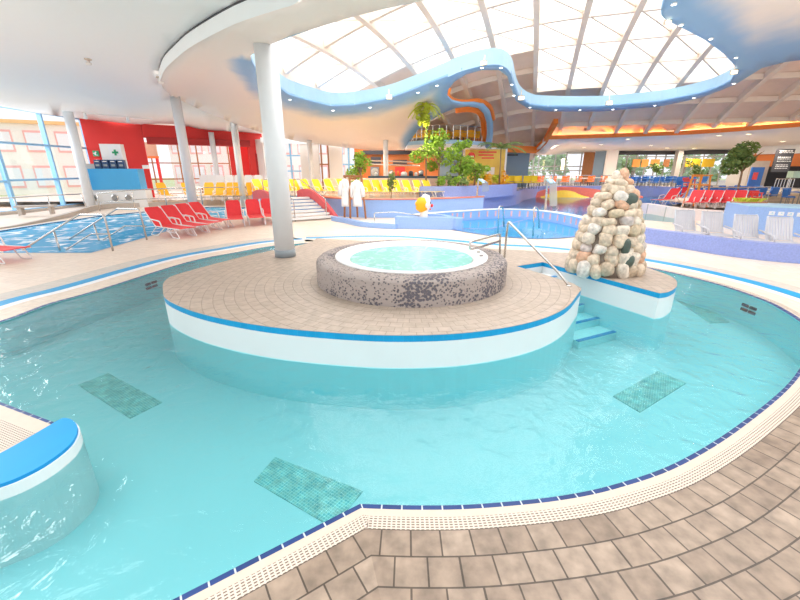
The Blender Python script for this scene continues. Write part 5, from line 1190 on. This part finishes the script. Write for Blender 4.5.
for i, (x0, x1, m) in enumerate(((633, 640.5, 'oblind'), (642, 649, 'oblind'), (651, 660, 'oblind'), (664, 670, 'woodframe'), (686, 691, 'yblind'), (692, 701, 'yblind'), (703, 715, 'yblind'))):
    a = V(x0, 160, 40.8 if x0 < 680 else 39.2); b = V(x1, 160, 40.8 if x0 < 680 else 39.2); z0, z1 = V(x0, 167, 40).z, V(x0, 159, 40).z
    tag(MB().box(((a.x+b.x)/2, a.y, (z0+z1)/2), (b.x-a.x, .05, z1-z0)).build('window_blind', m), '%s blind in the restaurant window, %s of its colour' % ({'oblind': 'orange', 'yblind': 'yellow', 'woodframe': 'brown'}[m], ['leftmost', 'middle one', 'rightmost', 'only one', 'leftmost', 'middle one', 'rightmost'][i]), 'blind', '%s window blinds' % {'oblind': 'orange', 'yblind': 'yellow', 'woodframe': 'brown'}[m])
# white wall and orange kiosk at far right
wall('wall_white', [v2(V(728, 180, 39)), v2(V(754, 180, 36.8))], ZR, 4.15, -.3, 'white')
a = V(755, 180, 36.6); mb = MB().seg((a.x, a.y, 3.9), (a.x+1.0, a.y-.1, 4.0), .4, .3)
wall('wall_kiosk', [v2(V(752, 180, 36.8)), v2(V(757, 180, 36.4))], ZR, 4.15, -.5, 'orange2'); wall('wall_kiosk', [v2(V(756, 180, 38.5)), v2(V(850, 180, 33))], ZR, 4.2, -.3, 'dark')
a, b = V(756, 160, 36.4), V(850, 160, 31.5); wall('kiosk_lintel', [v2(a), v2(b)], 3.55, 4.3, -.3, 'white'); wall('kiosk_panel', [v2(a)+Vector((0, .5, 0)), v2(b)+Vector((0, .5, 0))], 2.55, 3.55, -.2, 'orange2')
t = thing('menu_board', 'black hanging menu board with rows of pale writing at upper right', 'menu board', V(779, 173, 33)); 
MB().box((0, 0, .95), (1.45, .08, 1.75)).build('board', 'dark', t)
mb = MB(); rr = random.Random(5)
for k, z_ in enumerate((1.68, 1.55, 1.2, 1.07, .9, .62, .5, .36)):
    x = -.5
    mb = MB()
    while x < .5: w_ = rr.uniform(.06, .2); mb.box((x+w_/2, -.045, z_), (w_, .01, .045 if k not in (0, 2) else .08)); x += w_+.05
    mb.build('writing_line', 'whitep', t)
kd = V(766, 180, 34.5); struct(MB().box((kd.x, kd.y+1, 1.9), (1.6, .1, 2.2)).build('door_3', 'concrete'))
mt_ = V(790, 183, 31); t = thing('mint_sideboard', 'pale green sideboard on legs before the kiosk at far right', 'sideboard', (mt_.x+.6, 31, ZR)); MB().box((0, 0, 1.15), (1.6, .5, .5)).build('body', 'mint', t); 
for sx in (-.7, .7): MB().seg((sx, 0, 0), (sx, 0, .9), .06, .06).build('leg', 'steel', t)
# kiosk steps
t = thing('stone_steps', 'sandstone coloured steps leading up to the kiosk at right', 'steps', V(780, 203, 25.5)); p0 = V(768, 204, 25); 
for k in range(3): MB().box((2.6, .4*k+.3, .17*k+.09+.0), (5.6, .4, .18)).build('step', 'step', t)
t.location = (p0.x-.2, p0.y, .265)
st_r = thing('stair_railing', 'steel railing of many upright bars on the kiosk steps', 'railing', (0, 0, 0)); a = V(773, 196, 26.5); 
for k in range(7): q = V(771+k*3, 197, 26.5); MB().tube([q, q+Vector((0, 0, 1.15))], .025, 6).build('bar', 'steel', st_r, world=True)
q = V(771, 197, 26.5); q2 = V(789, 197, 26.5); MB().tube([q+Vector((0, 0, 1.15)), q2+Vector((0, 0, 1.15))], .03, 6).build('top_rail', 'steel', st_r, world=True)
# tables and chairs
def table(name, label, mat, group, r=.42):
    t = thing(name, label, 'table', (0, 0, 0), 0, group); MB().box((0, 0, .74), (r*2, r*2, .04)).build('tabletop', mat, t); MB().tube([(0, 0, 0), (0, 0, .72)], .035, 8).build('pedestal', 'dsteel', t); MB().lathe([(.25, 0), (.22, .03), (.03, .05)], n=12).build('foot', 'dsteel', t, True); return t
tbl = table('restaurant_table', 'x', 'white', 'x'); ft_ = [tbl, True]
k = 0
for i in range(7):
    x = 533+i*12.5; Y = 38+(i % 2)*2.0; p = V(x, 187, Y); put(tbl, ft_, (p.x, p.y, ZR), 0, 'small white restaurant table among the orange chairs', 'tables among the orange chairs')
    for s_ in (-1, 1): put(oc, fo_, (p.x+s_*.62, p.y-.15, ZR), s_*1.4, 'orange restaurant chair behind the far pool', 'orange restaurant chairs')
    if i % 2 == 0: put(oc, fo_, (p.x+.1, p.y-.75, ZR), math.pi, 'orange restaurant chair behind the far pool', 'orange restaurant chairs')
bch = chair('restaurant_chair', 'blue', 'bchair', 'blue', 'dsteel'); fb = [bch, True]; t2 = table('restaurant_table', 'x', 'bchair', 'x'); ft2 = [t2, True]
for i in range(7):
    x = 625+i*11.5; Y = 35.6+(i % 2)*1.6; p = V(x, 187, Y); put(t2, ft2, (p.x, p.y, ZR), .2, 'blue topped restaurant table at the far windows', 'blue tables at the far windows')
    for dx, dy, rz in ((-.65, 0, 1.5), (.65, 0, -1.5), (0, -.7, math.pi)): put(bch, fb, (p.x+dx, p.y+dy, ZR), rz+R.uniform(-.2, .2), 'blue restaurant chair at the far windows', 'blue chairs at the far windows')
struct(flat('terrace_right', [[(17.6, 22.2), (40, 19), (45, 27), (24, 31.5), (18.5, 28.6)]], .26, 'deck')); 
for i, (x, Y) in enumerate(((709, 24.5), (722, 25.2), (736, 24.2), (748, 26), (760, 26.5), (798, 24), (716, 27.5), (730, 28), (745, 28.5))):
    p = V(x, 200, Y); put(t2, ft2, (p.x, p.y, .27), .3, 'blue topped table near the indoor tree at right', 'blue tables near the indoor tree')
    for dx, dy, rz in ((-.62, 0, 1.5), (.62, .1, -1.5), (0, -.68, math.pi), (0, .68, 0)): put(bch, fb, (p.x+dx, p.y+dy, .27), rz+R.uniform(-.25, .25), 'blue chair near the indoor tree at right', 'blue chairs near the indoor tree')
# railings in front of the restaurants
def longrail(label, pts, h, n, z):
    t = thing('railing', label, 'railing', (pts[0].x, pts[0].y, z)); P_ = dens([(p.x, p.y) for p in pts], 1.6, False)+[(pts[-1].x, pts[-1].y)]
    for k, zz in enumerate([h]+[h*q for q in n]): MB().tube([(x, y, z+zz) for x, y in P_], .03 if k == 0 else .015, 6).build('top_rail' if k == 0 else 'wire', 'steel', t, world=True)
    for x, y in P_: MB().tube([(x, y, z), (x, y, z+h)], .025, 6).build('post', 'steel', t, world=True)
longrail('steel railing along the restaurant terrace above the far pool wall', [W3[k]+Vector((0, .2, 0)) for k in range(13, 31, 3)], 1.0, (.35, .7), .8)
longrail('steel railing before the blue chairs at right', [V(703, 196, 23.3), V(725, 196, 23), V(746, 196, 22.8), V(768, 196, 24)], 1.05, (.5,), .27)
# orange wooden ladder chair, children's chairs
lp = V(696, 200, 22.6); t = thing('lifeguard_chair', 'tall orange wooden ladder frame beyond the red loungers', 'ladder chair', (lp.x, lp.y, .27), .25)
for sx in (-.36, .36):
    for sy in (-.3, .3): MB().seg((sx*1.1, sy*1.3, 0), (sx*.9, sy*.8, 1.75), .08, .08).build('leg', 'orwood', t)
for z_ in (.45, .85, 1.2, 1.72): MB().seg((-.38, -.3, z_), (.38, -.3, z_), .07, .07).build('rung', 'orwood', t)
MB().box((0, 0, 1.22), (.7, .6, .05)).build('seat', 'orwood', t); MB().seg((-.36, .27, 1.7), (.36, .27, 1.7), .06, .12).build('back_rail', 'orwood', t)
def highchair(mat, label, loc, rz, s=1):
    t = thing('high_chair', label, 'high chair', loc, rz)
    for sx in (-.24, .24):
        for sy in (-.24, .24): MB().seg((sx*1.2, sy*1.2, 0), (sx*.8, sy*.8, .78), .08, .05).build('leg', mat, t)
    MB().box((0, 0, .5), (.44, .44, .06)).build('seat', mat, t); MB().box((0, .2, .72), (.46, .05, .3)).build('backrest', mat, t); MB().box((0, -.22, .76), (.5, .12, .05)).build('tray', mat, t); t.scale = (s, s, s)
highchair('redpl', 'red plastic high chair behind the blue one, left of the ladder frame', V(686, 193, 27), .3, 1.15); highchair('bchair', 'blue plastic high chair left of the orange ladder frame', V(680, 194.5, 26), .2, 1.0)
highchair('redpl', 'red plastic high chair before the sandstone steps at right', Vector(((752-400)/F*(23*cp-(.27-H)*sp), 23, .27)), -.3, 1.0)
bi_ = V(752, 190, 29); t = thing('advert_panel', 'blue printed panel beside the blue chairs at far right', 'panel', (bi_.x, bi_.y, .3)); MB().box((0, 0, 1.5), (.9, .08, 1.3)).build('board', 'bchair', t); MB().box((-.1, -.05, 1.55), (.35, .02, .5), .0).build('printed_mark', 'redpl', t); MB().seg((0, 0, 0), (0, 0, 1), .06, .06).build('post', 'steel', t)
# ================================================================== SHIP SHAPED BOX AND FIRST AID CABINET
a = V(88, 205, 24.6); b = V(148, 204, 25.4); z2 = V(100, 169, 25).z
t = thing('ship_counter', 'blue and white box with three portholes before the red wall', 'counter', (a.x, a.y, .0)); ang = math.atan2(b.y-a.y, b.x-a.x); L = (Vector((b.x, b.y))-Vector((a.x, a.y))).length
t.rotation_euler = (0, 0, ang); zm = 1.07
MB().box((L/2, .55, .55), (L, 1.1, 1.1)).build('lower_hull', 'white', t); MB().box((L/2-.1, .5, 1.72), (L-.2, 1.1, 1.24)).build('upper_panel', 'shipblue', t); 
for px in (.13, .47, .70):
    r = MB().tube([(L*px, -.06, .62), (L*px, .0, .62)], .20, 20).build('porthole', 'steel', t, True); MB().tube([(L*px, -.075, .62), (L*px, -.05, .62)], .15, 18).build('porthole_glass', 'dsteel', r)
def on_counter(x, y): ca, sa = math.cos(ang), math.sin(ang); return Vector((a.x+x*ca-y*sa, a.y+x*sa+y*ca, 2.34))
cb = thing('first_aid_cabinet', 'white cabinet with a green cross standing on the ship shaped counter', 'cabinet', on_counter(1.75, .7), ang)
MB().box((0, 0, .72), (1.15, .5, 1.44)).build('body', 'white', cb); MB().box((.22, -.26, .72), (.68, .03, 1.36)).build('door', 'whitep', cb); MB().box((.22, -.285, .95), (.34, .02, .11)).box((.22, -.285, .95), (.11, .02, .34)).build('green_cross', 'green', cb)
for k in range(4):
    p = on_counter(1.02+.42*k, .2); t = thing('crate', 'dark navy crate in front of the first aid cabinet, %s of four' % ORD[k], 'crate', p, ang, 'navy crates on the ship shaped counter'); MB().box((0, 0, .26), (.36, .35, .52)).build('body', 'navy', t, bevel=.02); MB().box((0, -.18, .42), (.22, .02, .05)).build('handle_slot', 'steel', t); MB().box((0, -.18, .2), (.2, .02, .12)).build('label_plate', 'grey', t)
p = on_counter(.2, .5); t = thing('cardboard_box', 'low beige box at the left end of the ship shaped counter', 'box', p, ang); MB().box((.15, 0, .13), (.9, .5, .26)).build('body', 'coping', t); MB().box((.15, 0, .27), (.92, .52, .03)).build('lid', 'coping', t)
p = on_counter(3.5, .4); t = thing('white_carton', 'small white carton at the right end of the ship shaped counter', 'carton', p, ang); MB().box((0, 0, .1), (.3, .25, .2)).build('body', 'white', t); MB().box((0, 0, .205), (.31, .26, .02)).build('lid', 'whitep', t)
ex = V(95.5, 153.5, 27.9); t = thing('exit_sign', 'green and white emergency sign on the red wall', 'sign', ex, .15); MB().box((0, 0, 0), (.42, .05, .36)).build('plate', 'green', t); MB().ball((.05, -.04, .08), .05, 8, 6).box((0, -.04, -.02), (.09, .02, .16)).box((.08, -.04, -.1), (.16, .02, .04)).box((-.06, -.04, .02), (.14, .02, .04)).build('running_figure', 'white', t); MB().box((0, 0, -.5), (.42, .05, .36)).build('red_plate', 'redpl', t); MB().box((0, -.03, -.5), (.2, .02, .06)).box((0, -.03, -.42), (.06, .02, .1)).build('white_mark', 'white', t)
# small round stones of furniture by the left window: bench
p = V(28, 205, 19.8); t = thing('bench', 'low grey bench on the ramp by the left windows', 'bench', (p.x, p.y+.4, 0.1), .4); MB().box((0, 0, .42), (1.6, .5, .08)).build('seat', 'concrete', t)
for sx in (-.6, .6): MB().box((sx, 0, .2), (.1, .4, .4)).build('leg', 'concrete', t)
# ================================================================== OUTSIDE
struct(flat('ground_outside', [[(-90, -20), (-33, -20), (-33, 61), (90, 61), (90, 120), (-90, 120)], ], -.1, 'grass')); struct(flat('ground_outside_left', [[(-90, -2), (-32, -2), (-32, 62), (-90, 62)]], -.12, 'grass'))
def building(label, loc, rz, L, D, hs, cols, fr='pink'):
    t = thing('building', label, 'building', loc, rz); z = 0
    for h, m in zip(hs, cols): MB().box((0, 0, z+h/2), (L, D, h)).build('storey', m, t); z += h
    MB().box((0, 0, z+.15), (L+.8, D+.8, .3)).build('roof', 'ocher', t)
    z = 0
    for h in hs[:2]:
        n = int(L/2.2)
        for k in range(n):
            x = -L/2+(k+.5)*L/n; f = MB().box((x, -D/2-.03, z+h*.5), (1.5, .08, h*.62)).build('window', fr, t); MB().box((x, -D/2-.07, z+h*.5), (1.26, .06, h*.5)).build('pane', 'whitep', f)
        z += h
building('pale building with red framed windows outside the left glass wall', (-42, 42, -.1), math.radians(30), 26, 8, (3.4, 3.2), ('sandwall', 'sandwall')); building('pale building with an orange roof seen through the red wall opening', (-18, 56, -.1), math.radians(4), 22, 8, (3.6, 3.2), ('sandwall', 'sandwall'))
building('pale building outside the blue framed back windows', (5, 68, -.1), 0, 14, 8, (3.6, 3.4), ('sandwall', 'ocher'), 'shipblue')
for i, (x, Y) in enumerate(((10, 56), (14, 58), (18, 55), (22, 58), (27, 55), (32, 56), (37, 53), (41, 54), (46, 50), (51, 50))):
    t = thing('garden_tree', 'pale green tree outside the far restaurant windows, %s of ten' % (ORD+['rightmost'])[i], 'tree', (x, Y, -.1), 0, 'trees outside the restaurant windows'); MB().tube([(0, 0, 0), (.1, 0, 3)], [.2, .12], 8).build('trunk', 'bark', t); foliage((0, 0, 3.2), (2.6, 1.8, 2.9), 800, .55, 90+i).build('foliage', 'treeout', t)
# ------------------------------------------------------------------ LIGHTS: daylight over the skylight, restaurant lamps, added fill lamps
def area(name, loc, rot, sx, sy, power, col=(1, 1, 1)):
    l = bpy.data.lights.new(name, 'AREA'); l.shape = 'RECTANGLE'; l.size = sx; l.size_y = sy; l.energy = power; l.color = col
    o = bpy.data.objects.new(name, l); C.objects.link(o); o.location = loc; o.rotation_euler = rot; return o
area('daylight_skylight', (5, 14, 14), (0, 0, 0), 34, 30, 9500, (1, .98, .96))
for nm_, lc, rt, a_, b_, pw in (('daylight_left', (-27, 19, 9.5), (0, math.radians(-58), math.radians(-20)), 14, 6, 2600), ('daylight_left_back', (-16, 42, 8.5), (math.radians(-58), 0, 0), 16, 5, 2000)): area(nm_, lc, rt, a_, b_, pw, (.97, .98, 1))
for i in range(len(cv)-1):                      # LED strips lying behind the orange ledge
    a, b = cv[i], cv[i+1]; m = (a+b)/2; area('cove_lamp', (m.x, m.y+.24, m.z+.04), (math.radians(168), 0, math.atan2(b.y-a.y, b.x-a.x)), (b-a).length, .08, (18 if i < 2 else 30)*(b-a).length/4, (1, .42, .12))
for o_ in [o for o in C.objects if o.name.startswith('downlight') and o['group'].startswith('warm')]:
    area('downlight_lamp', (o_.location.x, o_.location.y, o_.location.z-.05), (0, 0, 0), .2, .2, 130, (1, .84, .66))
for x, y, z in ((2, 28, 3.5, ), (-2.5, 27.5, 3.7), (-3.5, 22.5, 4.3), (1.0, 21.8, 4.8), (-7, 23.5, 4.2), (-13, 25, 4.9)): area('fill_lamp', (x, y, z), (0, 0, 0), .3, .3, 110, (1, .84, .66))  # unseen lamps added to brighten the bar, terrace and left deck
# ------------------------------------------------------------------ WORLD, VIEW
wd = bpy.data.worlds.new('world'); scn.world = wd; wd.use_nodes = True
bg = wd.node_tree.nodes['Background']; bg.inputs[0].default_value = (.97, .98, 1, 1); bg.inputs[1].default_value = 1.2
scn.view_settings.view_transform = 'Standard'; scn.view_settings.look = 'None'; scn.view_settings.gamma = 1; scn.view_settings.exposure = 0.12
